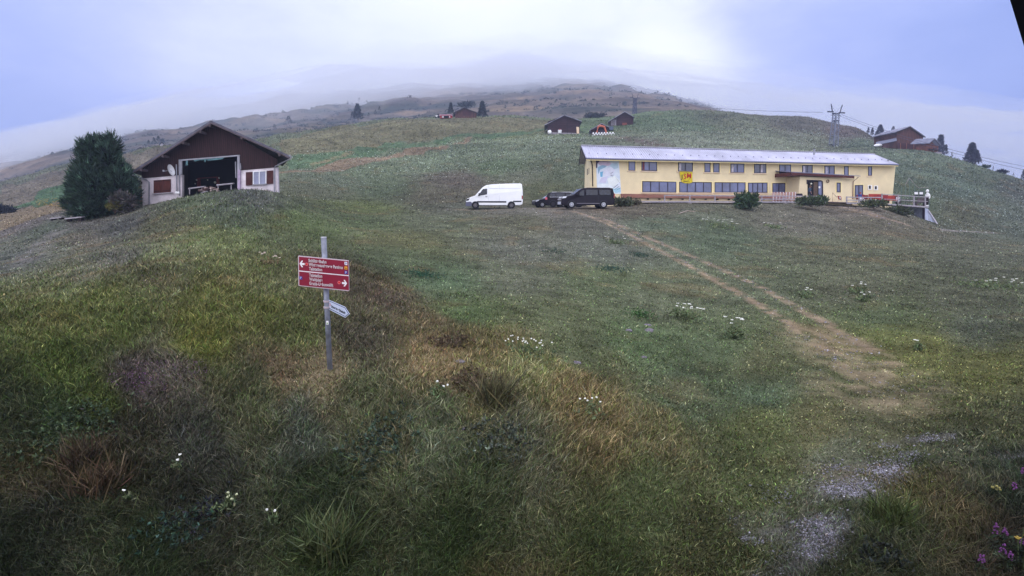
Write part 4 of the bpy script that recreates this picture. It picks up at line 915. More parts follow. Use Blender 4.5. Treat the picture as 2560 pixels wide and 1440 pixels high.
# ------------------------------------------------------------------ terrace furniture
red_cloth = mat('red_cloth', (186, 40, 34), .85, noise=.15, nscale=3)
red_dull = mat('red_dull', (150, 50, 56), .85, noise=.2, nscale=3)
def chair(c, face, ms, mf, label, cat='chair', group=None, w=.48, name='chair'):
    t = thing(name, label, cat, c, group); R = Matrix.Rotation(face, 3, 'Z'); c = Vector(c)
    m = MB(); m.box(c + R @ Vector((0, 0, .45)), (w, .46, .05), R); m.build('seat', ms, t, bevel=.015)
    m = MB(); m.box(c + R @ Vector((0, -.24, .72)), (w, .05, .5), R); m.build('backrest', ms, t, bevel=.02)
    for x in (-1, 1):
        for y in (-1, 1): m = MB(); m.tube([c + R @ Vector((x * w * .45, y * .2, 0)), c + R @ Vector((x * w * .45, y * .2, .45 if y > 0 else .95))], .02, 6); m.build('leg', mf, t)
    return t
def table(c, L, Wd, face, ms, mf, label, cat='table', group=None):
    t = thing('table', label, cat, c, group); R = Matrix.Rotation(face, 3, 'Z'); c = Vector(c)
    m = MB(); m.box(c + R @ Vector((0, 0, .74)), (L, Wd, .05), R); m.build('tabletop', ms, t, bevel=.01)
    for x in (-1, 1):
        for y in (-1, 1): m = MB(); m.tube([c + R @ Vector((x * L * .42, y * Wd * .4, 0)), c + R @ Vector((x * L * .42, y * Wd * .4, .72))], .025, 6); m.build('leg', mf, t)
    return t
def bench(c, L, face, ms, mf, label, group=None, back=True, h=.45, name='bench'):
    t = thing(name, label, 'bench', c, group); R = Matrix.Rotation(face, 3, 'Z'); c = Vector(c)
    m = MB(); m.box(c + R @ Vector((0, 0, h)), (L, .42, .06), R); m.build('seat', ms, t, bevel=.01)
    if back: m = MB(); m.box(c + R @ Vector((0, -.22, h + .32)), (L, .05, .56), R); m.build('backrest', ms, t, bevel=.015)
    for x in (-1, 1):
        m = MB(); m.box(c + R @ Vector((x * L * .4, 0, h / 2)), (.09, .36, h), R); m.build('leg', mf, t)
    return t
# folded slatted chairs stacked at the rail
c0 = None
for k in range(8):
    x = 1934 + k * 7.7; p = DK.P(x, 503.5, -.9)
    lab = 'folded red and white slatted chair leaning by the terrace rail, ' + ['first from the left', 'second from the left', 'third from the left', 'fourth from the left', 'fourth from the right', 'third from the right', 'second from the right', 'first from the right'][k]
    if c0 is None:
        c0 = thing('folded_chair', lab, 'chair', p, 'folded chairs on the terrace')
        m = MB(); m.tube([p + Vector((-.13, 0, 0)), p + Vector((-.13, .12, 1.12))], .028, 6); m.build('frame', mat('pale_red_wood', (196, 160, 164), .8), c0)
        for j in range(9): m = MB(); m.box(p + Vector((.02, .02 + j * .012, .12 + j * .115)), (.27, .03, .07)); m.build('slat', red_dull, c0)
        m = MB(); m.box(p + Vector((.0, .03, .55)), (.06, .05, 1.1)); m.build('strut', white_paint, c0)
    else:
        c = copy_tree(c0); c.location = p; c['label'] = lab; c.rotation_euler.z = random.uniform(-.15, .15)
p = DK.P(1997, 503, -1.0); t = thing('grill', 'black box grill on the terrace beside the folded chairs', 'grill', p)
m = MB(); m.box(p + Vector((0, 0, .75)), (.62, .45, .32)); m.build('body', win_frame, t, bevel=.05)
m = MB(); m.tube([p + Vector((-.25, 0, 0)), p + Vector((-.25, 0, .7))], .025); m.build('leg', win_frame, t); m = MB(); m.tube([p + Vector((.25, 0, 0)), p + Vector((.25, 0, .7))], .025); m.build('leg', win_frame, t)
# red deck chair with a white patch and the stair handrail
p = DK.P(2099, 503, -.5); t = thing('deck_chair', 'red and white deck chair leaning against the yellow porch wall', 'deck chair', p)
m = MB(); m.prism([p + Vector(v) for v in ((-.3, .0, .62), (.12, .0, .6), (.32, .12, .22), (-.08, .12, .2))], (0, .05, .02)); m.build('seat', red_cloth, t)
m = MB(); m.prism([p + Vector(v) for v in ((-.1, -.02, .56), (.08, -.02, .54), (.2, .08, .3), (.0, .08, .3))], (0, .02, 0)); m.build('stripe', white_paint, t)
m = MB(); m.tube([p + Vector((-.3, 0, .64)), p + Vector((.3, .1, .02))], .02); m.build('frame', zinc, t); m = MB(); m.tube([p + Vector((.3, .1, .24)), p + Vector((-.2, .1, .0))], .02); m.build('frame', zinc, t)
p = DK.P(2081, 503, -.3); t = thing('handrail', 'bent brown metal handrail beside the terrace steps', 'handrail', p)
m = MB(); m.tube([DK.P(2081, 505, -.3), DK.P(2081.5, 482, -.3), DK.P(2092, 493, -.3)], .03, 6); m.build('rail', mat('copper_pipe', (128, 100, 84), .6), t)
# tables and benches on the right half of the terrace
wv = mat('red_orange_wood', (176, 66, 52), .85, noise=.2, nscale=3)
benches = [(2190, 506, -1.2, 2.0, wv), (2208, 508.5, -.9, 1.7, red_dull), (2228, 510, -.9, 2.2, wv)]
for k, (x, y, o, L_, mt) in enumerate(benches):
    bench(DK.P(x, y, o), L_, math.radians(193), mt, dark_wood, ['broad orange red bench nearest the glass terrace door', 'dull red bench in the middle of the three red benches', 'long orange red bench beside the white chair'][k], 'red benches on the terrace')
chair(DK.P(2166, 507, -1.6), math.radians(185), red_dull, dark_wood, 'dark red chair between the sitting person and the red benches', w=.62)
chair(DK.P(2156, 506, -1.4), math.radians(170), red_dull, dark_wood, 'red chair right beside the sitting person')
chair(DK.P(2147, 507, -1.5), math.radians(190), red_dull, dark_wood, 'red chair under the sitting person')
chair(DK.P(2241, 512, -.7), math.radians(120), white_paint, mat('blue_leg', (52, 62, 120), .6), 'white chair with blue legs at the end of the red benches')
table(DK.P(2180, 508, -.7), 1.3, .7, .2, dark_wood, dark_wood, 'dark small table in front of the broad orange red bench')
table(DK.P(2268, 513, -.9), 3.4, .8, .22, grey_wood_dk, grey_wood_dk, 'long dark brown table behind the right end rail of the terrace')
bench(DK.P(2266, 514.5, -.35), 3.2, .22, grey_wood_dk, grey_wood_dk, 'long dark bench without back in front of the long dark table', back=False)
bench(DK.P(2300, 516, -.5), 1.6, .22, grey_wood_dk, grey_wood_dk, 'short dark bench with back beside the white figure')
# a post-like stick and a log lying in the meadow
p0, p1, p2_ = hit(1697, 536), hit(1718, 529.5), hit(1738, 531); m = MB(); m.tube([p0 + Vector((0, 0, .08)), p1 + Vector((0, 0, .1)), p2_ + Vector((0, 0, .07))], .045, 6); tag(m.build('branch', mat('pale_branch', (170, 156, 146), .9, noise=.3, nscale=9), origin=p0), 'pale bent branch lying in the meadow below the terrace', 'branch')
# ------------------------------------------------------------------ vehicles
tyre_m = mat('tyre', (24, 22, 26), .9, noise=.2, nscale=9); rim_silver = mat('rim_silver', (196, 198, 210), .35, metal=.6); rim_grey = mat('rim_grey', (120, 116, 122), .5, metal=.4); rim_dark = mat('rim_dark', (50, 46, 56), .5)
rubber = mat('black_trim', (36, 36, 46), .6); lampw = mat('headlight', (226, 230, 244), .1, spec=.9); lampr = mat('tail_light', (150, 24, 34), .2, spec=.8)
def vehicle(name, label, cat, o, yaw, prof, belt, width, paint, sides, wheels, R, rim, extra=None, tumble=.14, screen=None, group=None):
    """prof: side outline (x back from the nose, z up); sides: window outlines on the side; wheels: x positions"""
    t = thing(name, label, cat, o, group); o = Vector(o); ztop = max(z for x, z in prof); L_ = max(x for x, z in prof)
    Rz = Matrix.Rotation(yaw, 3, 'Z'); cx, cz = L_ / 2, ztop * .5
    def T(x, y, z): return o + Rz @ Vector((x - L_ / 2, y, z))      # x: nose at -L/2 (left in the photograph), y: away from the camera
    def yw(z, k=1.0):
        h = max(0, (z - belt) / (ztop - belt)); return width / 2 * (1 - tumble * h ** 1.3 - .03 * max(0, (belt * .6 - z) / belt)) * k
    m = MB(); n = len(prof); vs = []; secs = [(-1, .965), (-.985, .985), (-.93, .997), (-.5, 1.0), (0, 1.003), (.5, 1.0), (.93, .997), (.985, .985), (1, .965)]
    for k, sc in secs:
        for x, z in prof: vs.append(T(cx + (x - cx) * (sc + (1 - sc) * .4), yw(z, k), cz + (z - cz) * sc))
    fs = [(i * n + j, i * n + (j + 1) % n, (i + 1) * n + (j + 1) % n, (i + 1) * n + j) for i in range(len(secs) - 1) for j in range(n)] + [tuple(range(n)), tuple(range((len(secs) - 1) * n, len(secs) * n))]
    m.add(vs, fs); body = m.build('body', paint, t); md = body.modifiers.new('b', 'BEVEL'); md.width = .02; md.segments = 2; md.limit_method = 'ANGLE'; md.angle_limit = .5
    for p in body.data.polygons: p.use_smooth = False
    def side(nm, pts, mt, off=.012, par=t, both=True, d=.02):
        for sgn in ((-1, 1) if both else (-1,)):
            q = MB(); a = [T(x, sgn * (yw(z) + off), z) for x, z in pts]; q.prism(a, Rz @ Vector((0, -sgn * d, 0))); r = q.build(nm, mt, par)
        return r
    for w in sides: side('side_window', w, glass_car)
    if screen:
        (x0, z0), (x1, z1) = screen; dx, dz = x1 - x0, z1 - z0; nn = Vector((-dz, 0, dx)).normalized() * .015
        if nn.z < 0: nn = -nn
        q = MB(); q.prism([T(x0 + nn.x, yw(z0, -.9), z0 + nn.z), T(x1 + nn.x, yw(z1, -.9), z1 + nn.z), T(x1 + nn.x, yw(z1, .9), z1 + nn.z), T(x0 + nn.x, yw(z0, .9), z0 + nn.z)], Rz @ Vector((nn.x * .8, 0, nn.z * .8))); q.build('windscreen', glass_screen, t)
    for wx in wheels:
        for sgn in (-1, 1):
            c = T(wx, sgn * (width / 2 - .11), R); ax = Rz @ Vector((0, sgn, 0))
            q = MB(); q.disc(T(wx, sgn * (width / 2 - .05), R + .02), ax, R * 1.18, .14, 28); q.build('wheel_arch', rubber, t)
            q = MB(); q.disc(c - ax * -.06 * 1, ax, R, .22, 28, R * .62); wl = q.build('wheel', tyre_m, t)
            q = MB(); q.disc(c + ax * .15, ax, R * .64, .03, 24, R * .5)
            for j in range(7):
                an = j * 2 * math.pi / 7; u = Rz @ Vector((1, 0, 0)); w_ = Vector((0, 0, 1)); d = u * math.cos(an) + w_ * math.sin(an); q.tube([c + ax * .155, c + ax * .155 + d * R * .56], R * .085, 5)
            q.disc(c + ax * .16, ax, R * .16, .04, 14); q.build('rim', rim, wl)
            q = MB(); q.disc(c + ax * .10, ax, R * .62, .02, 20); q.build('brake_disc', rim_dark, wl)
    if extra: extra(t, T, side, yw)
    return t
glass_car = mat('car_glass', (26, 30, 44), .08, spec=.6, noise=.2, nscale=1.5); glass_screen = mat('car_screen', (120, 134, 170), .05, spec=1.0, noise=.2, nscale=1)
white_car = mat('white_car_paint', (244, 246, 252), .25, coat=.6, noise=.03, nscale=1); black_car = mat('black_car_paint', (26, 20, 32), .35, coat=.05, spec=.15, noise=.2, nscale=.7); dark_car = mat('dark_car_paint', (28, 27, 38), .35, coat=.08, spec=.15, noise=.2, nscale=.7)

def van_extra(t, T, side, yw):
    side('side_strip', [(1.2, .62), (4.35, .62), (4.35, .78), (1.2, .78)], rubber); side('side_strip', [(5.1, .68), (5.98, .68), (5.98, .82), (5.1, .82)], rubber)
    side('bumper', [(-.03, .25), (.62, .25), (.66, .62), (.5, .72), (.0, .68)], mat('grey_bumper', (92, 94, 118), .6), .02); side('headlight', [(.04, .78), (.3, .84), (.42, 1.08), (.1, .98)], rubber)
    side('tail_light', [(6.02, .98), (6.13, .98), (6.13, 1.35), (6.02, 1.38)], lampr, .02)
    side('panel_seam', [(2.42, .8), (2.435, .8), (2.435, 2.5), (2.42, 2.5)], mat('seam', (168, 172, 190), .6)); side('panel_seam', [(3.6, .8), (3.615, .8), (3.615, 2.5), (3.6, 2.5)], mat('seam', (168, 172, 190), .6))
    side('panel_seam', [(2.5, 2.12), (5.9, 2.12), (5.9, 2.14), (2.5, 2.14)], mat('seam', (168, 172, 190), .6)); side('door_handle', [(2.1, 1.22), (2.32, 1.22), (2.32, 1.27), (2.1, 1.27)], rubber, .04)
    side('wing_mirror', [(1.35, 1.32), (1.52, 1.32), (1.52, 1.62), (1.38, 1.62)], rubber, .2, d=.12)
    side('sill', [(1.3, .3), (4.35, .3), (4.35, .36), (1.3, .36)], rubber)
VO = hit(1234, 521.5, 50, 80)
gz = lambda px, d: drop(px, d)
def lift(px, py, d):
    r = ray(px, py); return Vector((r[0] * d, d, r[2] * d))
vehicle('delivery_van', 'high white panel van with a dark side strip, parked alone on the meadow edge', 'van', lift(1236, 521, 62), math.radians(2.5),
    [(.05, .3), (0, .6), (.02, .85), (.12, 1.02), (.5, 1.2), (1.02, 1.38), (1.85, 2.28), (2.2, 2.46), (2.8, 2.56), (4.5, 2.64), (5.9, 2.66), (6.05, 2.55), (6.13, 1.9), (6.16, .8), (6.1, .45), (5.9, .35), (3, .3)], 1.35, 2.0, white_car,
    [[(1.3, 1.36), (1.42, 1.36), (1.88, 1.42), (2.3, 1.5), (2.3, 2.1), (1.85, 2.06)]], (1.02, 4.9), .34, rim_grey, van_extra, .12, ((1.08, 1.42), (1.8, 2.22)))
def bv_extra(t, T, side, yw):
    side('headlight', [(.06, .92), (.42, .98), (.5, 1.12), (.14, 1.1)], lampw, .02); side('tail_light', [(5.16, 1.0), (5.26, 1.0), (5.26, 1.4), (5.17, 1.4)], lampr, .02)
    side('side_strip', [(1.5, .42), (3.8, .42), (3.8, .47), (1.5, .47)], mat('chrome_grey', (130, 126, 138), .4, metal=.4)); side('wing_mirror', [(1.5, 1.2), (1.72, 1.2), (1.72, 1.42), (1.5, 1.42)], black_car, .2, d=.14)
    side('door_seam', [(2.3, .5), (2.315, .5), (2.315, 1.75), (2.3, 1.75)], rubber); side('door_seam', [(3.62, .5), (3.635, .5), (3.635, 1.75), (3.62, 1.75)], rubber)
    q = MB(); q.prism([T(-.02, -.7, .35), T(-.02, .7, .35), T(-.02, .7, .62), T(-.02, -.7, .62)], T(-.06, 0, 0) - T(0, 0, 0)); q.build('front_bumper_insert', mat('silver_insert', (190, 194, 210), .4), t)  # pale grey block across the lower front
    q = MB(); q.prism([T(-.02, -.75, .78), T(-.02, .75, .78), T(-.02, .75, .9), T(-.02, -.75, .9)], T(-.05, 0, 0) - T(0, 0, 0)); q.build('grille', rim_silver, t)
vehicle('passenger_van', 'shiny black passenger van parked beside the yellow house', 'van', lift(1465, 520, 56), math.radians(6),
    [(.08, .28), (0, .5), (.02, .8), (.12, .98), (.5, 1.12), (1.15, 1.26), (1.9, 1.82), (2.15, 1.92), (2.6, 1.97), (4.7, 1.97), (5.08, 1.9), (5.22, 1.4), (5.29, .85), (5.28, .4), (5.1, .28), (3, .25)], 1.2, 1.9, black_car,
    [[(1.62, 1.2), (2.2, 1.2), (2.2, 1.72), (2.1, 1.72), (1.72, 1.42)], [(2.42, 1.24), (3.55, 1.24), (3.55, 1.76), (2.42, 1.76)], [(3.72, 1.26), (4.85, 1.26), (4.82, 1.76), (3.72, 1.76)]], (.98, 4.15), .34, rim_silver, bv_extra, .14, ((1.2, 1.3), (1.88, 1.82)))
def sc_extra(t, T, side, yw):
    side('headlight', [(.08, .62), (.4, .72), (.48, .84), (.14, .76)], lampw, .02); side('door_seam', [(1.6, .35), (1.615, .35), (1.615, .9), (1.6, .9)], rubber)
vehicle('small_car', 'small dark car with bright rims half hidden behind the black estate car', 'car', lift(1377, 518.5, 64), math.radians(12),
    [(.08, .25), (0, .45), (.06, .68), (.5, .86), (1.15, .96), (1.8, 1.36), (2.3, 1.46), (3.3, 1.44), (3.85, 1.1), (4.1, .9), (4.12, .4), (3.9, .25), (2, .2)], .95, 1.72, dark_car,
    [[(1.45, .96), (2.2, .98), (2.2, 1.36), (1.9, 1.34)], [(2.3, .98), (3.3, 1.0), (3.2, 1.34), (2.3, 1.36)]], (.82, 3.35), .31, rim_silver, sc_extra, .2, ((1.2, 1.0), (1.78, 1.34)))
def es_extra(t, T, side, yw):
    side('tail_light', [(.0, .78), (.24, .78), (.22, 1.02), (.03, 1.04)], mat('pinkish_tail_light', (206, 90, 106), .2, spec=.8), .02); side('door_seam', [(1.55, .4), (1.565, .4), (1.565, 1.0), (1.55, 1.0)], rubber)
    side('chrome_strip', [(.5, 1.03), (3.0, 1.03), (3.0, 1.055), (.5, 1.055)], rim_silver); side('roof_rail', [(.7, 1.55), (2.9, 1.55), (2.9, 1.58), (.7, 1.58)], rim_silver, -.03)
vehicle('estate_car', 'black estate car with a pink tail light, tail towards the white van', 'car', lift(1416, 517.5, 61), math.radians(-4),
    [(.05, .3), (0, .55), (.0, .95), (.1, 1.1), (.32, 1.46), (.6, 1.54), (1.4, 1.58), (2.5, 1.55), (3.0, 1.42), (3.6, 1.08), (4.3, .92), (4.55, .7), (4.58, .4), (4.4, .28), (2, .25)], 1.02, 1.82, mat('black_estate_paint', (24, 17, 28), .35, coat=.05, spec=.15, noise=.2, nscale=.7),
    [[(.42, 1.08), (1.12, 1.08), (1.12, 1.42), (.58, 1.42)], [(1.2, 1.08), (2.1, 1.08), (2.1, 1.44), (1.2, 1.44)], [(2.2, 1.08), (3.3, 1.08), (2.85, 1.4), (2.2, 1.44)]], (.85, 3.6), .33, rim_dark, es_extra, .18)
# ------------------------------------------------------------------ foliage
leaf_m = attr_mat('needles', .75)
def foliage_obj(name, C, D, size, k, col, parent=None, asp=.28, spread=.75, var=.3, droop=0.0):
    """sprays of small flat leaves: k leaves at each point C pointing about D"""
    n = len(C); C = np.repeat(C, k, 0); D = np.repeat(D, k, 0) + rng.normal(0, spread, (n * k, 3)); D[:, 2] -= droop; D /= np.linalg.norm(D, axis=1, keepdims=True) + 1e-9
    s = size * rng.uniform(.6, 1.3, n * k)[:, None]; R_ = rng.normal(0, 1, (n * k, 3)); Sd = np.cross(D, R_); Sd /= np.linalg.norm(Sd, axis=1, keepdims=True) + 1e-9
    C = C + rng.normal(0, .25, (n * k, 3)) * size; w = s * asp
    V = np.stack([C - Sd * w * .5, C + Sd * w * .5, C + D * s * .6 + Sd * w * .45, C + D * s * .6 - Sd * w * .45, C + D * s], 1).reshape(-1, 3)
    b = np.arange(n * k)[:, None] * 5; f4 = (b + np.array([0, 1, 2, 3])); f3 = (b + np.array([3, 2, 4, 4]))
    base = np.array(lin(col)); lum = np.repeat(rng.lognormal(0, var, n), k) * rng.lognormal(0, .2, n * k)
    c = np.repeat(np.clip(base * lum[:, None] * (1 + rng.normal(0, .08, (n * k, 3))), .002, .8), 5, 0)
    me = bpy.data.meshes.new(name); me.vertices.add(len(V)); me.vertices.foreach_set('co', V.astype(np.float32).ravel())
    li = np.concatenate([np.concatenate([f4, f3[:, :3]], 1)]).astype(np.int32).ravel(); me.loops.add(len(li)); me.loops.foreach_set('vertex_index', li)
    st = np.stack([np.arange(n * k) * 7, np.arange(n * k) * 7 + 4], 1).ravel().astype(np.int32); me.polygons.add(2 * n * k); me.polygons.foreach_set('loop_start', st); me.polygons.foreach_set('loop_total', np.tile([4, 3], n * k).astype(np.int32)); me.update(calc_edges=True)
    a_ = me.color_attributes.new('albedo', 'FLOAT_COLOR', 'POINT'); a_.data.foreach_set('color', np.c_[c, np.ones(len(c))].astype(np.float32).ravel())
    me.materials.append(leaf_m); o = bpy.data.objects.new(name, me); COL.objects.link(o)
    if parent is not None: o.parent = parent; o.location = tuple(-Vector(world_of(parent)))
    return o
def shell(ells, n, r0=.72, r1=1.08, up=.35):
    """points near the surface of ellipsoids (centre, radii), with outward directions"""
    vol = np.array([e[1][0] * e[1][2] for e in ells]); vol = vol / vol.sum(); C = []; D = []
    for (c, r), v in zip(ells, vol):
        k = max(6, int(n * v)); d = rng.normal(0, 1, (k, 3)); d /= np.linalg.norm(d, axis=1, keepdims=True); rr = rng.uniform(r0, r1, k)[:, None]
        C.append(np.array(c) + d * np.array(r) * rr); D.append(d + np.array([0, 0, up]))
    return np.concatenate(C), np.concatenate(D)
bark = mat('bark', (70, 56, 50), .9, noise=.3, nscale=8, bump=.5)
def conifer(px, base_y, top_y, d, label, name='spruce_tree', w=.36, col=(52, 66, 72), n=420, group=None, leaf=None, on_ground=True):
    b = lift(px, base_y, d); H = lift(px, top_y, d).z - b.z; t = thing(name, label, 'tree', b, group)
    m = MB(); m.tube([b + Vector((0, 0, -.6)), b + Vector((0, 0, H * .95))], H * .022, 6, r2=H * .004); m.build('trunk', bark, t)
    zz = rng.random(n) ** .8; zz = np.sort(zz); ph = rng.random(n) * 6.283; tier = .8 + .35 * np.abs(np.sin(zz * 22)); rad = H * w * .5 * (1 - zz) ** .75 * tier * rng.uniform(.75, 1.1, n) + H * .01
    r = rad * np.sqrt(rng.uniform(.25, 1, n)); C = np.stack([b.x + r * np.cos(ph), b.y + r * np.sin(ph), b.z + H * (.05 + .93 * zz)], -1); D = np.stack([np.cos(ph), np.sin(ph), np.full(n, .15)], -1)
    foliage_obj('crown', C, D, leaf or H * .085, 5, col, t, asp=.4, spread=.5); return t
def shrub(px, y0, y1, d, wpx, label, col=(70, 84, 60), n=260, name='shrub', group=None, leaf=.22, cat='shrub', lumps=3):
    b = lift(px, y1, d); H = (y1 - y0) / F * d; Wd = wpx / F * d; t = thing(name, label, cat, b, group); ells = []
    for k in range(lumps):
        x = (k - (lumps - 1) / 2) / max(lumps, 1) * Wd * .8; hh = H * random.uniform(.75, 1.0)
        ells.append(((b.x + x, b.y + random.uniform(-.1, .1) * Wd, b.z + hh * .45), (Wd / (lumps + .6), Wd * .35, hh * .55)))
    C, D = shell(ells, n, .3, 1.08, .6); foliage_obj('foliage', C, D, leaf * 1.15, 5, col, t, asp=.26)
    m = MB()
    for k in range(5): e = ells[k % lumps][0]; m.tube([b + Vector((0, 0, -.3)), Vector(e) + Vector((random.uniform(-.2, .2) * Wd, 0, H * .1))], .03 + H * .01, 5, r2=.01)
    m.build('stem', bark, t); return t

# big dark pine beside the barn
def big_pine():
    d = 45.5; k = d / F; b = lift(245, 545, d); t = thing('pine_tree', 'big dark bushy pine with a second pointed top, left of the barn', 'tree', b)
    E = []
    def e(px, py, rx, ry): c = lift(px, py, d); E.append(((c.x, c.y + random.uniform(-.3, .3), c.z), (rx * k, min(rx, 55) * k, ry * k)))
    for a in ((230, 430, 36, 66), (240, 392, 26, 44), (206, 470, 31, 56), (196, 510, 28, 34), (250, 470, 50, 60), (235, 520, 52, 26), (276, 400, 18, 50), (280, 362, 10, 28), (268, 352, 6, 12), (228, 358, 7, 16), (208, 382, 9, 18), (300, 430, 14, 26), (306, 462, 28, 44), (322, 484, 20, 30), (285, 430, 18, 50), (262, 372, 14, 26), (222, 375, 18, 24), (281, 470, 26, 60), (243, 362, 9, 14)): e(*a)
    C, D = shell(E, 4200, .70, 1.12, .75)
    # candles: upright shoots that break the outline
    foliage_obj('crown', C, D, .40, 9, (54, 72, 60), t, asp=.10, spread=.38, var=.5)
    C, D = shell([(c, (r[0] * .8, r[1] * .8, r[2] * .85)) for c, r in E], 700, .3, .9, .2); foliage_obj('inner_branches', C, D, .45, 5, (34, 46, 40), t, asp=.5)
    m = MB(); m.tube([b + Vector((0, 0, -.5)), b + Vector((0, 0, 3)), lift(240, 380, d)], .2, 8, r2=.04)
    for x, y in ((205, 450), (278, 380), (280, 450), (225, 400), (200, 490)): m.tube([b + Vector((0, 0, .6)), lift(x, y, d)], .09, 6, r2=.02)
    m.build('trunk', bark, t)
big_pine()
shrub(318, 412, 512, 50, 50, 'dark low pine growing between the big pine and the barn corner', (42, 54, 48), 1000, 'dwarf_pine', leaf=.3, lumps=3)
shrub(312, 480, 525, 44, 46, 'greyish weedy shrub at the foot of the pines beside the barn', (76, 74, 72), 500, leaf=.25)
shrub(287, 500, 524, 43.5, 30, 'yellow flowering shrub at the foot of the big pine', (98, 96, 56), 120, leaf=.16, lumps=2)
# trees on the mountain foot, behind the mid hill
FG = 'spruces on the far slope'
for px, b_, t_, d, w, n, lab in ((895, 299, 260, 330, .62, 420, 'tall dark spruce on the far slope, largest of the left group'), (882, 300, 279, 328, .7, 160, 'small spruce just left of the tallest far spruce'), (949, 279, 266, 350, .75, 90, 'small round spruce high on the far slope'),
     (939, 287, 274, 345, .7, 80, 'small spruce below and left of the small round spruce'), (922, 293, 282, 340, .8, 70, 'lowest of the three little spruces on the far slope'), (687, 324, 310, 330, .8, 70, 'lone little spruce on the slope above the barn roof'),
     (722, 308, 290, 360, 1.1, 120, 'broad dark spruce clump above the barn roof ridge'), (1127, 284, 257, 212, .55, 300, 'conical spruce left of the far brown barn'), (1206, 293, 253, 208, .62, 420, 'tall conical spruce right of the far brown barn'),
     (898, 253, 244, 520, .8, 50, 'tiny spruce near the cloud above the tallest far spruce'), (870, 260, 252, 500, .8, 50, 'tiny spruce left of the topmost one near the cloud')):
    conifer(px, b_, t_, d, lab, w=w, n=n, group=FG, col=(52, 62, 66))
shrub(1166, 257, 266, 260, 40, 'low dark thicket behind the far brown barn', (56, 66, 72), 160, leaf=.8)
shrub(1488, 283, 298, 214, 56, 'rounded dark thicket between the log barns on the ridge', (60, 64, 66), 420, leaf=.5, lumps=5)
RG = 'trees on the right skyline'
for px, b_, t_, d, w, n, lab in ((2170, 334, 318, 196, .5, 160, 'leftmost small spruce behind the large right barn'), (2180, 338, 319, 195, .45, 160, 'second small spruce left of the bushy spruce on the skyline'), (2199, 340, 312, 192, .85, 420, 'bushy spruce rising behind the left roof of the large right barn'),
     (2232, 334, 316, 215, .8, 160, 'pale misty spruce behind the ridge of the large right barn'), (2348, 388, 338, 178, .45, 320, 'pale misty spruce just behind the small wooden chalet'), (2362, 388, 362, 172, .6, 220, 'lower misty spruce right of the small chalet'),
     (2426, 408, 358, 156, .62, 700, 'tall haze tinted spruce standing alone on the right skyline'), (2438, 412, 376, 154, .8, 420, 'dark ragged spruce merging with the tall haze tinted one'),
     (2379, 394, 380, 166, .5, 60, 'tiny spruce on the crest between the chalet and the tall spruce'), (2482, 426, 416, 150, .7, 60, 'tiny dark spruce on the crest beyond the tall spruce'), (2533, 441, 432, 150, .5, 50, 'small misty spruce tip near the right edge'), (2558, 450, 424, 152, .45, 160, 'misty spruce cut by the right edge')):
    conifer(px, b_, t_, d, lab, w=w * .85, n=n, group=RG, col=(80, 82, 98))  # bluish haze is painted into the crown colour
shrub(2462, 412, 422, 148, 22, 'low green bush on the crest right of the tall spruce', (58, 72, 62), 120, leaf=.35)
shrub(2503, 424, 434, 146, 24, 'dark round bush on the right crest', (36, 38, 44), 160, leaf=.35)
shrub(8, 511, 534, 92, 44, 'dark round bush at the left edge', (34, 40, 44), 320, leaf=.4, lumps=2)
conifer(313, 400, 380, 200, 'small dark spruce left of the pale hut roof', w=1.0, n=140, group='trees on the left hills'); conifer(331, 396, 378, 200, 'small dark spruce right of the pale hut roof', w=1.0, n=140, group='trees on the left hills')
for i_, (px, b_, t_) in enumerate(((372, 363, 350), (386, 362, 344), (397, 361, 340), (408, 361, 346))): conifer(px, b_, t_, 262, ['leftmost', 'second from left', 'tallest', 'rightmost'][i_] + ' dark spruce of the hazy group left of the barn roof', w=.8, n=110, group='trees on the left hills')
# shrubs along the terrace
TS = 'shrubs below the terrace'
shrub(1864, 476, 517, 60, 58, 'biggest leafy shrub in front of the terrace rail', (66, 84, 62), 620, leaf=.26, group=TS, lumps=4)
shrub(2028, 490, 510, 62.5, 72, 'bushy shrub below the open house door', (72, 84, 62), 460, leaf=.24, group=TS, lumps=4)
shrub(2186, 498, 516, 64, 56, 'low shrub under the rail before the red benches', (80, 88, 64), 300, leaf=.22, group=TS, lumps=4)
shrub(1556, 494, 514, 59, 46, 'weedy shrub beside the rear of the black van', (78, 84, 66), 320, leaf=.22, group=TS)
shrub(1585, 500, 514, 60, 30, 'low weeds at the left end of the terrace', (96, 92, 74), 200, leaf=.2, group=TS)
shrub(2240, 514, 540, 66, 60, 'dark weeds on the bank under the right end of the terrace', (70, 76, 58), 340, leaf=.25, group=TS)

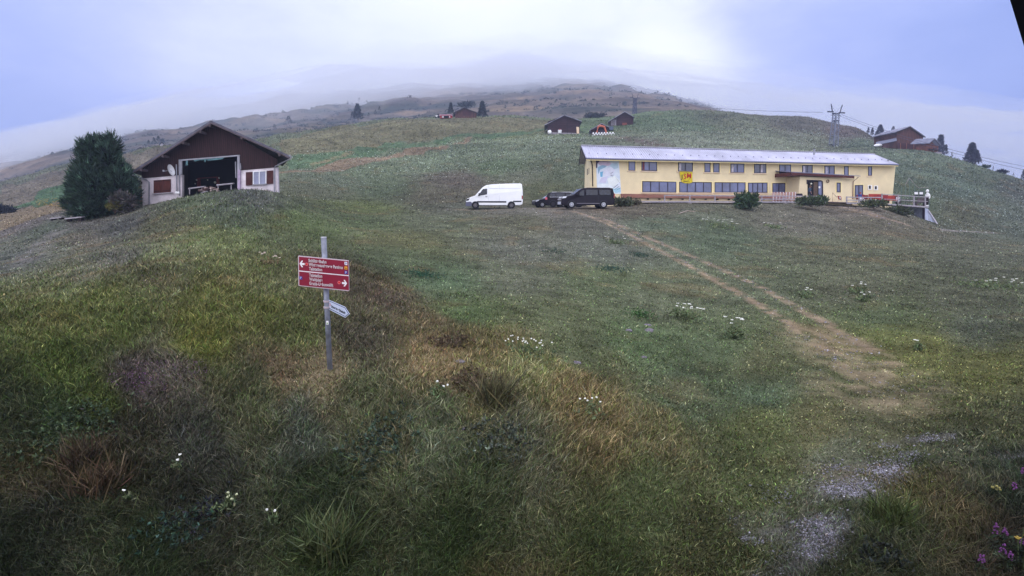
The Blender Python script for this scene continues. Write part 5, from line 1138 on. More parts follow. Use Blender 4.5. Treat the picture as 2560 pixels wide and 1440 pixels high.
# ------------------------------------------------------------------ huts and barns on the hills
log_w = mat('log_wall', (64, 44, 50), .9, noise=.35, nscale=1.5, stretch=(.6, .6, 5), bump=.5, wave=(.7, 'Z', .5)); red_log = mat('red_log_wall', (92, 60, 54), .9, noise=.4, nscale=1.2, stretch=(4, 4, .4), bump=.5, wave=(.8, 'X', .4))
roof_g = mat('shingle_roof', (132, 132, 150), .8, noise=.35, nscale=1.0, bump=.6); roof_p = mat('pale_metal_roof', (120, 122, 142), .5, metal=.2, noise=.15, nscale=1)
def hut(name, label, d, gable, depth, wall, roofm, eave, base_drop=.8, cat='barn', th=.18, dvec=None, group=None):
    """gable: base left, eave left, apex, eave right, base right (photo pixels); eave: outer roof ends left, right"""
    bl, el, ap, er, br = gable; f = Facade(bl[0], d, br[0], d); o = f.P(*bl); t = thing(name, label, cat, o, group); bk = dvec if dvec is not None else Vector((f.P(*bl).x / d * .9, 1, 0)).normalized() * depth
    m = MB(); pts = [f.P(*bl), f.P(*el), f.P(*ap), f.P(*er), f.P(*br)]; pts[0] = pts[0] - Vector((0, 0, base_drop)); pts[4] = pts[4] - Vector((0, 0, base_drop)); m.prism(pts, bk); m.build('wall', wall, t)
    A = f.P(*ap, .5) + Vector((0, 0, .12)); bk2 = bk + bk.normalized() * .9
    for e in eave:
        E_ = f.P(*e, .5); m = MB(); m.prism([A, E_, E_ + bk2, A + bk2], (0, 0, -th)); rf = m.build('roof', roofm, t)
        m = MB(); dn = Vector((0, 0, -th - .005)); m.prism([A + dn, E_ + dn, E_ + dn * 2, A + dn * 2], f.n * -.06); m.build('verge_board', dark_wood, rf)
    return t, f
t, f = hut('log_barn', 'wide old log barn with a pale board leaning at its right corner', 149, [(1369, 333), (1369, 304), (1411, 288), (1449, 301), (1449, 335)], 9, log_w, roof_g, ((1361, 312), (1455, 302.5)))
m = MB(); f.rect(m, 1374, 316, 1446, 316.6, .06, .02); f.rect(m, 1418, 290, 1419, 333, .07, .02); m.build('cross_beam', dark_wood, t)
m = MB(); f.slab(m, [(1369, 330), (1380, 330.5), (1450, 333), (1450, 336), (1369, 336)], .12, 0); m.build('stone_base', stone_grey, t)
p = f.P(1445, 335, .3); m = MB(); f.slab(m, [(1441, 317), (1447.5, 317.5), (1448, 334), (1442, 334)], .3, .22); tag(m.build('pale_board', mat('cream_board', (232, 206, 176), .85, noise=.1), origin=p), 'pale cream board standing at the right corner of the wide log barn', 'board')
p = f.P(1399.5, 333, .6); t = thing('tub', 'white tub on the grass before the middle of the wide log barn', 'tub', p); m = MB(); m.tube([p, p + Vector((0, 0, .8))], .42, 12, r2=.5); m.build('body', white_paint, t); m = MB(); m.disc(p + Vector((0, 0, .9)), (0, 0, 1), .3, .2, 12); m.build('lid', red_dull, t)
p = f.P(1374, 333, .6); m = MB(); m.blob(p + Vector((0, 0, .3)), (.5, .4, .5), 8, 6, .15); tag(m.build('boulder', white_paint, origin=p), 'white boulder at the left corner of the wide log barn', 'boulder')
t, f = hut('open_shed', 'low open shed on the hill with an orange digger arm inside', 147, [(1478, 334), (1478, 322), (1504, 309), (1519, 315), (1519, 334)], 6, log_w, roof_g, ((1473, 326), (1523.5, 317)))
m = MB(); f.slab(m, [(1489, 333), (1490, 317), (1504, 311), (1515, 316), (1516, 333)], .05, .01); m.build('opening', black_in, t)  # black sheet on the solid front stands for the shade inside
p = f.P(1504, 333, .8); t = thing('digger', 'orange digger with a bent arm in the low open shed', 'digger', p); om = mat('digger_orange', (196, 112, 88), .6, noise=.1)
m = MB(); m.tube([f.P(1492, 331, .8), f.P(1495, 318, .8), f.P(1499, 314.5, .8)], .24, 6, r2=.3); m.build('dipper_arm', om, t); m = MB(); m.tube([f.P(1499, 314.5, .8), f.P(1511, 317, .8), f.P(1516, 332, .8)], .32, 6, r2=.2); m.build('boom', om, t); m = MB(); m.box(f.P(1504, 330, .3), (1.6, 1.0, .7)); m.build('body', win_frame, t)
for k in range(8):
    for j in range(2):
        x = 1483 + k * 7 + (j * 3); p = f.P(x, 334.5 + j * 3.6 - k * .12, 1.2 + (1 - j) * .1); m = MB(); m.disc(p + Vector((0, 0, .12)), (.1, -1, .2), .2, .4, 10)
        tag(m.build('milk_can', white_paint, origin=p), '%s white can of the %s row before the open shed' % (['first', 'second', 'third', 'fourth', 'fifth', 'sixth', 'seventh', 'eighth'][k], ['upper', 'lower'][j]), 'can', 'white cans in two rows before the open shed')
p = f.P(1526.5, 329, -.5); t = thing('trailer', 'grey blue trailer parked between the open shed and the right log barn', 'trailer', p); m = MB(); m.box(p + Vector((0, 0, .7)), (1.1, 2, .9)); m.build('box', mat('blue_grey', (84, 96, 118), .7), t, bevel=.08)
for s_ in (-.45, .45): m = MB(); m.disc(p + Vector((s_, -.8, .25)), (1, 0, 0), .28, .15, 14); m.build('wheel', tyre_m, t)
t, f = hut('log_barn', 'tall log barn with a side lean-to on the ridge, right of the open shed', 165, [(1542.5, 315), (1542.5, 290), (1562, 279.5), (1583, 290), (1583, 314)], 8, log_w, roof_g, ((1521, 303), (1586, 292)))
m = MB(); f.slab(m, [(1526, 314), (1526, 300), (1542, 291), (1542, 315)], -.3, -5); m.build('lean_to', grey_wood_dk, t)
for x in (1529, 1534, 1538): m = MB(); f.rect(m, x, 299, x + 2, 313.5, -.25, -.3); m.build('side_board', grey_wood, t)
p = f.P(1562, 312.5, .3); m = MB(); f.slab(m, [(1556, 307), (1567, 307), (1568, 312), (1556, 313)], .35, .2); m.build('reddish_board', mat('red_board', (130, 72, 62), .85, noise=.2), t)
# large barn and small chalet on the right
sv = lift(2185, 341, 160) - lift(2242, 327, 150); sv.z = 0
t, f = hut('big_barn', 'large reddish barn with a shingled roof and a lean-to on the right skyline', 150, [(2242, 374), (2242, 327.5), (2276, 316), (2308, 337), (2308, 378)], 9, red_log, roof_g, ((2240, 329), (2314, 341)), dvec=sv, base_drop=2)
m = MB(); f.slab(m, [(2243, 357), (2307, 362), (2307, 379), (2243, 374)], .1, .0); m.build('dark_lower_boards', mat('dark_lower', (72, 42, 44), .9, noise=.3, nscale=2, stretch=(4, 4, .5)), t)
for x in (2251, 2266, 2284, 2299): m = MB(); f.rect(m, x, 358, x + 1.2, 377, .14, .1); m.build('batten', mat('reddish_batten', (140, 92, 74), .9), t)
m = MB(); f.rect(m, 2294, 362, 2298, 365, .16, .1); m.build('small_window', white_paint, t)
g0, g1 = lift(2190, 355, 157.5), lift(2241, 344.5, 150); m = MB(); dn = Vector((-.9, -1.6, -.9)); m.prism([g0, g1, g1 + dn, g0 + dn], (0, 0, -.12)); m.build('lean_to_roof', roof_p, t)
m = MB(); a_, b_ = g0 + dn * .8, g1 + dn * .8; m.prism([a_, b_, b_ - Vector((0, 0, 2.6)), a_ - Vector((0, 0, 1.8))], (.3, .5, 0)); m.build('lean_to_wall', red_log, t)
p = lift(2196, 363.5, 154); m = MB(); m.blob(p, (1.2, .6, .4), 10, 5, .15); tag(m.build('tarpaulin', white_paint, origin=p), 'white tarpaulin heap at the left foot of the large reddish barn', 'tarpaulin')
t, f = hut('chalet', 'small red brown log chalet with a pale roof beside the large barn', 146, [(2326, 382), (2326, 356), (2337, 346.5), (2346.5, 358), (2346.5, 384)], 5, mat('chalet_logs', (112, 68, 54), .9, noise=.35, nscale=2, wave=(1.2, 'Z', .5)), roof_p, ((2323, 357), (2352, 362)), dvec=Vector((-2.7, 1.4, 0)), base_drop=1.5, cat='chalet')
for x, y in ((2331, 360), (2338, 360), (2333, 369), (2339, 370)): m = MB(); f.rect(m, x, y, x + 3, y + 4, .06, .0); m.build('window', win_frame, t)
m = MB(); f.slab(m, [(2325, 372), (2348, 374), (2348, 375.5), (2325, 373.5)], .7, 0); m.build('balcony', dark_wood, t)
p = lift(2340, 383, 145.5); m = MB(); m.box(p, (2.6, .6, .5)); tag(m.build('low_wall', stone_grey, origin=p, bevel=.05), 'low pale stone wall below the small chalet', 'wall')
# far barn with red shed
t, f = hut('brown_barn', 'broad brown board barn between two spruces on the far ridge', 203, [(1138, 292), (1138, 278), (1160, 269.5), (1191, 280), (1191, 290)], 8, red_log, mat('dark_roof', (60, 52, 60), .8, noise=.2), ((1133, 282), (1193, 281.5)))
m = MB(); f.rect(m, 1156, 276, 1178, 289, .05, 0); m.build('barn_door', mat('dark_lower', (72, 42, 44), .9, noise=.3), t)
f2 = Facade(1098, 201, 1130, 201); p = f2.P(1098, 294); t = thing('red_shed', 'low red shed with a pink flat roof left of the far barn', 'shed', p)
m = MB(); f2.rect(m, 1100, 288.5, 1129, 295, 0, -3); m.build('wall', red_cloth, t); m = MB(); f2.slab(m, [(1097.5, 286.5), (1130, 286.5), (1130, 288.3), (1097.5, 288.3)], .5, -3.4); m.build('roof', mat('pink_roof', (206, 150, 166), .7), t)
m = MB(); f2.rect(m, 1105, 290, 1109.5, 294, .05, 0); m.build('window', white_paint, t); m = MB(); f2.rect(m, 1110, 289.5, 1122, 295, .04, 0); m.build('opening', black_in, t); m = MB(); f2.rect(m, 1123, 290, 1125.5, 294, .06, 0); m.build('window', white_paint, t)  # the opening is a black sheet painted for the shade within
p = lift(1094, 296, 199); t = thing('tractor', 'small white and dark tractor left of the red shed', 'tractor', p); m = MB(); m.box(p + Vector((0, 0, .7)), (1.3, .8, .5)); m.build('body', white_paint, t, bevel=.08); m = MB(); m.box(p + Vector((.3, 0, 1.25)), (.6, .7, .6)); m.build('cab', glass_car, t)
for x, r in ((-.5, .3), (.4, .45)): m = MB(); m.disc(p + Vector((x, -.45, r)), (0, 1, 0), r, .2, 14); m.build('wheel', tyre_m, t)
# huts on the left hills
hut('hill_hut', 'low hut with a pale roof on the crest far left of the pine', 232, [(153, 421), (153, 418.5), (157, 416), (161, 418.5), (161, 421)], 4, dark_wood, roof_p, ((151.5, 420), (172, 418.5)), cat='hut', group='huts on the left hills')
hut('hill_hut', 'hut with a pale roof between two small spruces left of the barn roof', 198, [(311, 399), (311, 394), (318, 391), (324, 394), (324, 398)], 4, dark_wood, roof_p, ((309, 395), (327, 395)), cat='hut', group='huts on the left hills')
hut('hill_hut', 'flat dark hut roof on the crest left of the barn gable', 215, [(343, 374), (343, 371), (351, 368), (359, 371), (359, 373)], 4, dark_wood, mat('dark_roof', (60, 52, 60), .8), ((341, 373), (362, 372)), cat='hut', group='huts on the left hills')
hut('hill_hut', 'small white walled hut with dark roof at the foot of the misty mountain', 250, [(83, 441), (83, 436), (88, 432), (93, 436), (93, 440)], 4, white_plaster, mat('dark_roof', (60, 52, 60), .8), ((81, 438), (95, 437)), cat='hut', group='huts on the left hills')
hut('hill_hut', 'tiny dark hut with a white front near the left edge', 252, [(26, 457), (26, 453), (30, 450), (34, 453), (34, 457)], 4, dark_wood, mat('dark_roof', (60, 52, 60), .8), ((24, 455), (36, 454)), cat='hut', group='huts on the left hills')
hut('hill_hut', 'small hut with a white gable among the hazy spruces', 258, [(400, 363), (400, 359), (404, 356), (408, 359), (408, 363)], 4, white_plaster, mat('dark_roof', (60, 52, 60), .8), ((398, 361), (410, 360)), cat='hut', group='huts on the left hills')
a_, b_ = lift(52, 465, 235), lift(75, 459, 228); m = MB(); m.tube([a_, b_], .75, 12); t = thing('polytunnel', 'long white plastic tunnel on the left hillside', 'tunnel', a_); m.build('cover', white_paint, t, smooth=True); m = MB(); m.disc(a_, b_ - a_, .8, .1, 14, .7); m.build('end_hoop', zinc, t)

# ------------------------------------------------------------------ lift towers and cables
def tower(px, base_y, top_y, d, label, k=1.0):
    b = lift(px, base_y, d); s = d / F; t = thing('lift_tower', label, 'pylon', b, 'cable lift towers'); H = (base_y - 289) * s if k == 1 else (base_y - top_y) * s * .82
    steel = mat('tower_steel', (128, 134, 152), .5, metal=.4, noise=.2, nscale=1) if k == 1 else mat('tower_steel_far', (58, 60, 78), .6, metal=.2); steel_d = mat('tower_dark', (48, 50, 74), .5, metal=.3)
    w0, w1 = .085 * H, .055 * H; R = Matrix.Rotation(.35, 3, 'Z'); legs = []
    for sx, sy in ((-1, -1), (1, -1), (1, 1), (-1, 1)):
        a = b + R @ Vector((sx * w0, sy * w0, -.8)); c = b + R @ Vector((sx * w1, sy * w1, H)); legs.append((a, c)); m = MB(); m.tube([a, c], .13 * k ** .8, 5); m.build('leg', steel, t)
    nb = 9
    for i in range(4):
        (a, c), (a2, c2) = legs[i], legs[(i + 1) % 4]; m = MB()
        for j in range(nb):
            u, v = j / nb, (j + 1) / nb; p, q = (a.lerp(c, u), a2.lerp(c2, v)) if j % 2 else (a2.lerp(c2, u), a.lerp(c, v)); m.tube([p, q], .06 * k, 4, cap=False); m.tube([a.lerp(c, v), a2.lerp(c2, v)], .06 * k, 4, cap=False)
        m.build('lattice', steel, t)
    top = b + Vector((0, 0, H)); u = Vector((1, .25, -.04)).normalized(); m = MB(); m.box(top, (2.4 * H / 10, .35, .35), Matrix.Rotation(.25, 3, 'Z')); m.build('crossbar', steel_d, t)
    g = H / 10
    for sgn in (-1, 1):
        q = top + u * sgn * 1.25 * g + Vector((0, 0, .35 * g)); m = MB(); m.box(q + u * sgn * .7 * g, (1.9 * g, .3 * g, .32 * g), Matrix.Rotation(.25, 3, 'Z')); m.build('sheave_beam', steel_d, t)
        m = MB(); m.tube([q, q + Vector((sgn * .55 * g, 0, 2.1 * g))], .13 * g, 6); m.build('horn', steel_d, t); m = MB(); m.tube([q + Vector((sgn * .5 * g, 0, 1.9 * g)), top + Vector((0, 0, .3 * g))], .03, 4); m.build('stay', steel, t)
        m = MB(); m.box(top + u * sgn * 1.1 * g - Vector((0, 0, .5 * g)), (.9 * g, .3 * g, .1 * g)); m.build('platform', steel_d, t)
    m = MB(); m.box(b + Vector((0, 0, H * .80)), (w1 * 2.3, w1 * 2.3, .25), R); m.build('collar', steel_d, t)
    m = MB(); m.box(b + Vector((0, 0, -.3)), (w0 * 2.6, w0 * 2.6, .5), R); m.build('footing', stone_grey, t)
    return t, top
t1, top1 = tower(2083, 375, 265, 165, 'near lattice lift tower standing behind the yellow house')
t2, top2 = tower(1586, 296, 239, 330, 'far lift tower on the ridge behind the log barns', 1.6)
cab = mat('steel_cable', (70, 72, 96), .5, metal=.3)
def cable(a, b, sag, label, r=.035):
    m = MB(); m.tube([Vector(a).lerp(Vector(b), k / 16) - Vector((0, 0, sag * 4 * (k / 16) * (1 - k / 16))) for k in range(17)], r, 5); o = m.build('lift_cable', cab, origin=a); tag(o, label, 'cable', 'lift cables')
cable(lift(1598, 247, 330), lift(2057, 281, 165), 1.5, 'cable between the far tower and the near tower', .05)
cable(lift(1576, 246, 330), lift(1530, 238, 420), .5, 'cable running up from the far tower into the cloud', .05)
cable(lift(2103, 286, 165), lift(2620, 428, 120), 1.2, 'upper cable running down right from the near tower')
cable(lift(2098, 289, 165.5), lift(2620, 437, 121), 1.2, 'lower cable running down right from the near tower')
# benches below the pine
for k, (x0, y0, x1, y1, d) in enumerate(((124, 545, 153, 541.5, 46), (161, 545.5, 203, 541, 44))):
    a_, b_ = lift(x0, y0, d), lift(x1, y1, d); t = thing('log_bench', ['smaller grey plank bench farther left on the path', 'longer grey plank bench nearest the big pine'][k], 'bench', (a_ + b_) / 2 - Vector((0, 0, .4)), 'plank benches by the path')
    m = MB(); m.prism([a_, b_, b_ + Vector((0, .4, .02)), a_ + Vector((0, .4, .02))], (0, 0, -.09)); m.build('seat', grey_wood, t)
    for q in (.16, .86): p = a_.lerp(b_, q); m = MB(); m.box(p + Vector((0, .2, -.36)), (.24, .3, .55)); m.build('leg', dark_wood, t)
# ------------------------------------------------------------------ signpost
def signpost():
    b = hit(825, 927); d = b.y; t = thing('signpost', 'grey metal signpost with dark red direction boards standing in the tall grass', 'signpost', b)
    top = lift(810, 594, d); top = Vector((b.x, b.y, top.z)); m = MB(); m.tube([b - Vector((0, 0, .4)), top], .052, 16); pole = m.build('pole', pole_grey, t, smooth=True)
    m = MB(); m.disc(top + Vector((0, 0, .004)), (0, 0, 1), .054, .02, 16); m.build('cap', mat('pole_cap', (206, 206, 214), .5), pole)
    f = Facade(746, d + .02, 873, d - .14); red = mat('sign_red', (142, 32, 58), .45, noise=.06, nscale=5); wh = mat('sign_white', (250, 246, 250), .5)
    D0 = .06
    m = MB(); f.slab(m, [(746, 640), (747.5, 639), (870.5, 650.5), (872.5, 652), (873.5, 726), (872, 727.5), (749, 714.5), (747, 713)], D0, D0 + .012); bd = m.build('board', mat('sign_edge', (214, 196, 206), .5), t)
    up = MB(); f.slab(up, [(747.5, 641.5), (871, 653), (871.6, 688), (747.8, 676)], D0 + .012, D0 + .015); up.build('upper_panel', red, bd)
    lo = MB(); f.slab(lo, [(748, 678.5), (871.8, 690.5), (872.4, 725.5), (748.4, 713)], D0 + .012, D0 + .015); lo.build('lower_panel', red, bd)
    m = MB(); f.slab(m, [(747.6, 676.2), (871.8, 688.2), (871.8, 690.3), (747.8, 678.3)], D0 + .012, D0 + .016); m.build('divider', wh, bd)
    OF = D0 + .018
    def txt(F_, s, x0, x1, y0, slope, cap, mt, par, off, nm='lettering', bold=.045):
        cu = bpy.data.curves.new(nm, 'FONT'); cu.body = s; cu.size = 1; cu.offset = bold; cu.extrude = .001; cu.space_character = 1.08; ob = bpy.data.objects.new(nm, cu); COL.objects.link(ob)
        me = bpy.data.meshes.new_from_object(ob.evaluated_get(bpy.context.evaluated_depsgraph_get())); bpy.data.objects.remove(ob)
        w = max(v.co.x for v in me.vertices); q0 = min(v.co.x for v in me.vertices)
        for v in me.vertices:
            px = x0 + (x1 - x0) * (v.co.x - q0) / (w - q0); py = y0 + slope * (px - x0) - v.co.y / .70 * cap; v.co = F_.P(px, py, off) - world_of(par)
        me.materials.append(mt); o = bpy.data.objects.new(nm, me); COL.objects.link(o); o.parent = par; return o
    sl = .094
    for s, x0, x1, y in (('Schlittelbahn', 771, 816, 654.5), ('Winterwanderweg Parsiras', 772, 857, 664.6), ('Talstation', 772.5, 805.5, 675), ('Talstation', 772.7, 805.6, 691), ('Waldpiste', 773, 806.5, 701.3), ('Gratis-Uebungslift', 773, 833, 711.6)):
        txt(f, s, x0, x1, y, sl, 7.6, wh, bd, OF)
    def arrow(cx, cy, s, name):
        pts = [(-1.0, 0), (-.1, -1.35), (.35, -1.35), (.35, -1.1), (-.15, -.38), (1.05, -.38), (1.05, .38), (-.15, .38), (.35, 1.1), (.35, 1.35), (-.1, 1.35)]
        m = MB(); f.slab(m, [(cx + s * x * 6.2, cy + y * 6.2 + s * x * 6.2 * sl) for x, y in pts], OF - .001, OF + .001); m.build(name, wh, bd)
    arrow(755, 659.6, 1, 'left_arrow'); arrow(861.5, 708, -1, 'right_arrow')
    for cx, cy in ((766.6, 660.6), (847.8, 706.5)):
        m = MB(); m.disc(f.P(cx, cy, OF), f.n, 3.9 * d / F, .002, 24); m.build('ring', mat('ring_pink', (246, 150, 150), .5), bd); m = MB(); m.disc(f.P(cx, cy, OF + .002), f.n, 2.8 * d / F, .002, 24); m.build('dot', mat('dot_red', (206, 34, 44), .5), bd)
    blue = mat('pict_blue', (66, 84, 176), .5); org = mat('pict_orange', (240, 170, 52), .5)
    for cx, cy, c in ((864.8, 658.6, 'w'), (864.8, 670, 'o'), (865, 681, 'b'), (752, 694.8, 'b')):
        m = MB(); f.slab(m, [(cx - 3.6, cy - 4.2), (cx + 3.6, cy - 3.5), (cx + 3.6, cy + 4.2), (cx - 3.6, cy + 3.5)], OF - .001, OF); pc = m.build('pictogram', {'w': wh, 'o': org, 'b': blue}[c], bd)
        if c == 'b': txt(f, 'P', cx - 1.8, cx + 1.8, cy + 2.6, 0, 5.2, wh, bd, OF + .002, 'parking_letter', .02)
        if c == 'w':
            m = MB(); f.slab(m, [(cx - 3, cy + 1.5), (cx + 3, cy - 2.6), (cx + 3, cy - 1.2), (cx - 3, cy + 3)], OF + .001, OF + .002); f.slab(m, [(cx - 2.6, cy - 3), (cx - 1.4, cy - 3), (cx + 1.6, cy + 1), (cx + .6, cy + 1.4)], OF + .001, OF + .002); m.build('pictogram_mark', blue, bd)
        if c == 'o': m = MB(); f.slab(m, [(cx - 2, cy + 2.5), (cx, cy - 2.6), (cx + 2, cy + 2.5)], OF + .001, OF + .002); m.build('pictogram_mark', mat('pict_dark', (96, 76, 40), .6), bd)
    # clamps behind the board
    for y in (650, 718): m = MB(); m.disc(Vector((b.x, b.y, lift(812, y, d).z)), (0, 0, 1), .064, .03, 16, .05); m.build('clamp', zinc, pole)
    # small arrow sign below
    f3 = Facade(819, d + .03, 875, d - .12); lb = mat('arrow_pale', (206, 216, 240), .5, noise=.05); nb = mat('arrow_navy', (44, 58, 104), .5)
    m = MB(); f3.slab(m, [(820, 748.5), (863, 767), (874.5, 785), (863.5, 794), (820, 772)], .05, .06); ar = m.build('arrow_board', lb, t)
    m = MB(); f3.slab(m, [(821.2, 750.8), (862.2, 768.6), (872.4, 784.8), (863.2, 792), (821.2, 770.6)], .061, .062); m.build('arrow_outline', nb, ar)
    m = MB(); f3.slab(m, [(822.4, 752.8), (861.6, 770), (870.6, 784.6), (863, 790.2), (822.4, 769.6)], .063, .064); m.build('arrow_face', lb, ar)
    txt(f3, 'Schweizer Skischule', 828, 864, 768.3, .50, 6.4, mat('letter_dark', (34, 32, 58), .6), ar, .066, 'lettering', .04)
    m = MB()
    for y in (0, 2.4, 4.8): f3.slab(m, [(824, 758 + y), (826.4, 759 + y), (826.4, 760.6 + y), (824, 759.6 + y)], .065, .066)
    m.build('emblem', mat('emblem_red', (196, 70, 84), .6), ar)
    for z in (753, 768):
        zz = lift(815, z, d).z; m = MB(); m.disc(Vector((b.x, b.y, zz)), (0, 0, 1), .066, .035, 16, .05); m.tube([Vector((b.x + .04, b.y - .05, zz)), f3.P(822, z - 1, .04)], .014, 6); m.build('bracket', mat('bracket_pale', (196, 180, 188), .6), pole)
    zz = lift(818, 807, d).z; fs = Facade(800, d - .0545, 830, d - .0545); m = MB(); fs.rect(m, 815.2, 802, 821.4, 811.5, 0, .002); st = m.build('sticker', wh, pole); m = MB(); fs.rect(m, 816.4, 806.5, 820, 810, .0025, .003); m.build('sticker_mark', mat('sticker_green', (150, 186, 130), .6), st)
signpost()

# ------------------------------------------------------------------ flowers and broad-leaved plants
def umbel_plant(px, py, heads, label, h=.55, col=(244, 244, 236), leafc=(100, 112, 82), spread=18, name='umbel_plant', group=None, hr=.06, nleaf=70):
    b = hit(px, py); t = thing(name, label, 'plant', b, group); d = b.y
    for i in range(heads):
        x = b.x + random.uniform(-1, 1) * spread / F * d; y = b.y + random.uniform(-.5, .5) * spread / F * d; z0 = zt(x, y); hh = h * random.uniform(.7, 1.1); tp = Vector((x + random.uniform(-.08, .08), y, z0 + hh))
        m = MB(); m.tube([Vector((x, y, z0)), tp], .006 + d * .00012, 5, r2=.004); st = m.build('stem', mat('stem_green', (92, 104, 66), .8), t)
        m = MB()
        for k in range(16):
            a = random.random() * 6.28; r = hr * math.sqrt(random.random()) * (1 + d * .012); m.blob(tp + Vector((r * math.cos(a) * .7, r * math.sin(a) * .7, random.uniform(0, .02))), (.010 + d * .00035, .010 + d * .00035, .006), 5, 3)
        m.build('flower_head', mat('petal_%d_%d_%d' % col, col, .8), st)
    C = np.array([[b.x + random.gauss(0, .5) * spread / F * d, b.y + random.gauss(0, .5) * spread / F * d, 0] for _ in range(nleaf)]); C[:, 2] = height(C[:, 0], C[:, 1]) + rng.uniform(.02, h * .5, nleaf)
    D = rng.normal(0, .6, (nleaf, 3)); D[:, 2] = .6; foliage_obj('leaves', C, D, .06 + d * .0018, 5, leafc, t, asp=.34); return t
UG = 'white umbel plants in the meadow'
umbel_plant(1712, 800, 11, 'left white umbel clump in the mid meadow beside the two stones', .6, spread=44, group=UG, nleaf=120)
umbel_plant(1836, 846, 8, 'right white umbel clump in the mid meadow near the track', .62, spread=24, group=UG, nleaf=110)
umbel_plant(1800, 570, 14, 'white umbel clump in the meadow below the terrace rail', .7, spread=44, group=UG, hr=.09)
umbel_plant(1932, 572, 5, 'small umbel clump right of the one below the terrace rail', .6, spread=20, group=UG, hr=.08, nleaf=50)
umbel_plant(2010, 745, 3, 'lone white umbel plant on the right side of the track', .5, spread=18, group=UG, nleaf=50)
umbel_plant(2140, 735, 4, 'white umbel plant in the right meadow, upper one', .5, spread=22, group=UG, nleaf=50)
umbel_plant(2160, 755, 3, 'white umbel plant in the right meadow, lower one', .4, spread=16, group=UG, nleaf=50)
umbel_plant(2295, 878, 2, 'single white umbel in the yellowish grass at right', .4, spread=8, group=UG, nleaf=40)
umbel_plant(2480, 720, 12, 'long drift of small white umbels near the right edge', .4, spread=70, group=UG, nleaf=160)
umbel_plant(1540, 610, 4, 'small white umbel plant beside the start of the track', .5, spread=26, group=UG, nleaf=50)
umbel_plant(445, 1180, 2, 'brightest white flower in the dark grass at lower left', .26, spread=6, group='white flowers in the foreground', hr=.02, nleaf=20)
umbel_plant(325, 1262, 1, 'small white flower left of and below the brightest one', .22, spread=4, group='white flowers in the foreground', hr=.018, nleaf=20)
umbel_plant(562, 1282, 5, 'group of pale cream flowers in the dark grass, lower centre left', .3, col=(208, 212, 170), spread=20, group='white flowers in the foreground', hr=.015, nleaf=40)
umbel_plant(683, 1316, 2, 'two small white flowers in the grass below the pale cream group', .22, spread=5, group='white flowers in the foreground', hr=.014, nleaf=20)
umbel_plant(1090, 992, 3, 'white flowers on the bank below the signpost', .25, spread=22, group='white flowers in the foreground', hr=.02, nleaf=20)
umbel_plant(1480, 1040, 6, 'loose white flowers on the brown bank', .35, spread=44, group='white flowers in the foreground', hr=.016, nleaf=30)
umbel_plant(1330, 890, 22, 'band of many small white flowers along the top of the brown bank', .4, spread=62, group='white flowers in the foreground', hr=.012, nleaf=60)
umbel_plant(675, 662, 9, 'pale dry seed heads above the signboard height on the mound', .4, col=(206, 190, 176), leafc=(120, 110, 84), spread=30, hr=.04, nleaf=40)
# yellow ragwort and willowherb at the right edge
umbel_plant(2568, 1434, 12, 'yellow flowering plant cut by the lower right edge', .62, col=(170, 146, 70), leafc=(40, 48, 36), spread=30, name='ragwort', hr=.035, nleaf=60)
umbel_plant(2484, 1250, 5, 'small yellow flowers above the willowherb', .16, col=(150, 142, 84), leafc=(44, 54, 40), spread=16, name='ragwort', hr=.02, nleaf=40)
def willowherb(px, py, h, label):
    b = hit(px, py); t = thing('willowherb', label, 'flower', b, 'pink willowherb at lower right'); m = MB(); m.tube([b, b + Vector((.02, 0, h))], .006, 5, r2=.003); m.build('stem', mat('stem_dark', (64, 60, 52), .8), t)
    m = MB()
    for k in range(16): a = random.random() * 6.28; z = h * random.uniform(.7, 1.0); r = .035 * (1.25 - z / h) * 1.6; m.blob(b + Vector((.02 + r * math.cos(a), r * math.sin(a), z)), (.012, .012, .01), 5, 4)
    m.build('blossom', mat('petal_pink', (118, 66, 124), .7), t)
    n = 16; C = np.array([[b.x, b.y, b.z + h * random.uniform(.1, .7)] for _ in range(n)]); D = rng.normal(0, 1, (n, 3)); D[:, 2] = .2; foliage_obj('leaves', C, D, .08, 2, (56, 66, 50), t, asp=.2)
for px, py, h, lab in ((2477, 1400, .5, 'tallest pink willowherb with two blossoms'), (2503, 1378, .32, 'pink willowherb just right of the tallest'), (2496, 1432, .38, 'pink willowherb below the yellow plant, left one'), (2515, 1446, .36, 'pink willowherb below the yellow plant, right one'), (2549, 1225, .35, 'pink willowherb near the right edge above the yellow plant'), (2526, 1262, .35, 'faint willowherb left of the one at the right edge'), (2443, 1450, .35, 'pink willowherb at the bottom edge'), (2546, 1410, .35, 'dim willowherb at the lower right corner')): willowherb(px, py, h, lab)
def leafy(px, py, r, n, col, label, hh=.2, leaf=.055, name='broadleaf_weed', asp=.4):
    b = hit(px, py); t = thing(name, label, 'plant', b, 'leafy weeds'); C = np.c_[b.x + rng.normal(0, r * .5, n), b.y + rng.normal(0, r * .5, n), np.zeros(n)]; C[:, 2] = height(C[:, 0], C[:, 1]) + rng.uniform(0, hh, n) * .7
    D = rng.normal(0, .7, (n, 3)); D[:, 2] = .55; foliage_obj('leaves', C, D, leaf, 6, [v * .9 for v in col], t, asp=asp, var=.35)
    m = MB(); m.tube([b, b + Vector((0, 0, hh))], .01, 5); m.build('stem', mat('stem_green', (92, 104, 66), .8), t)
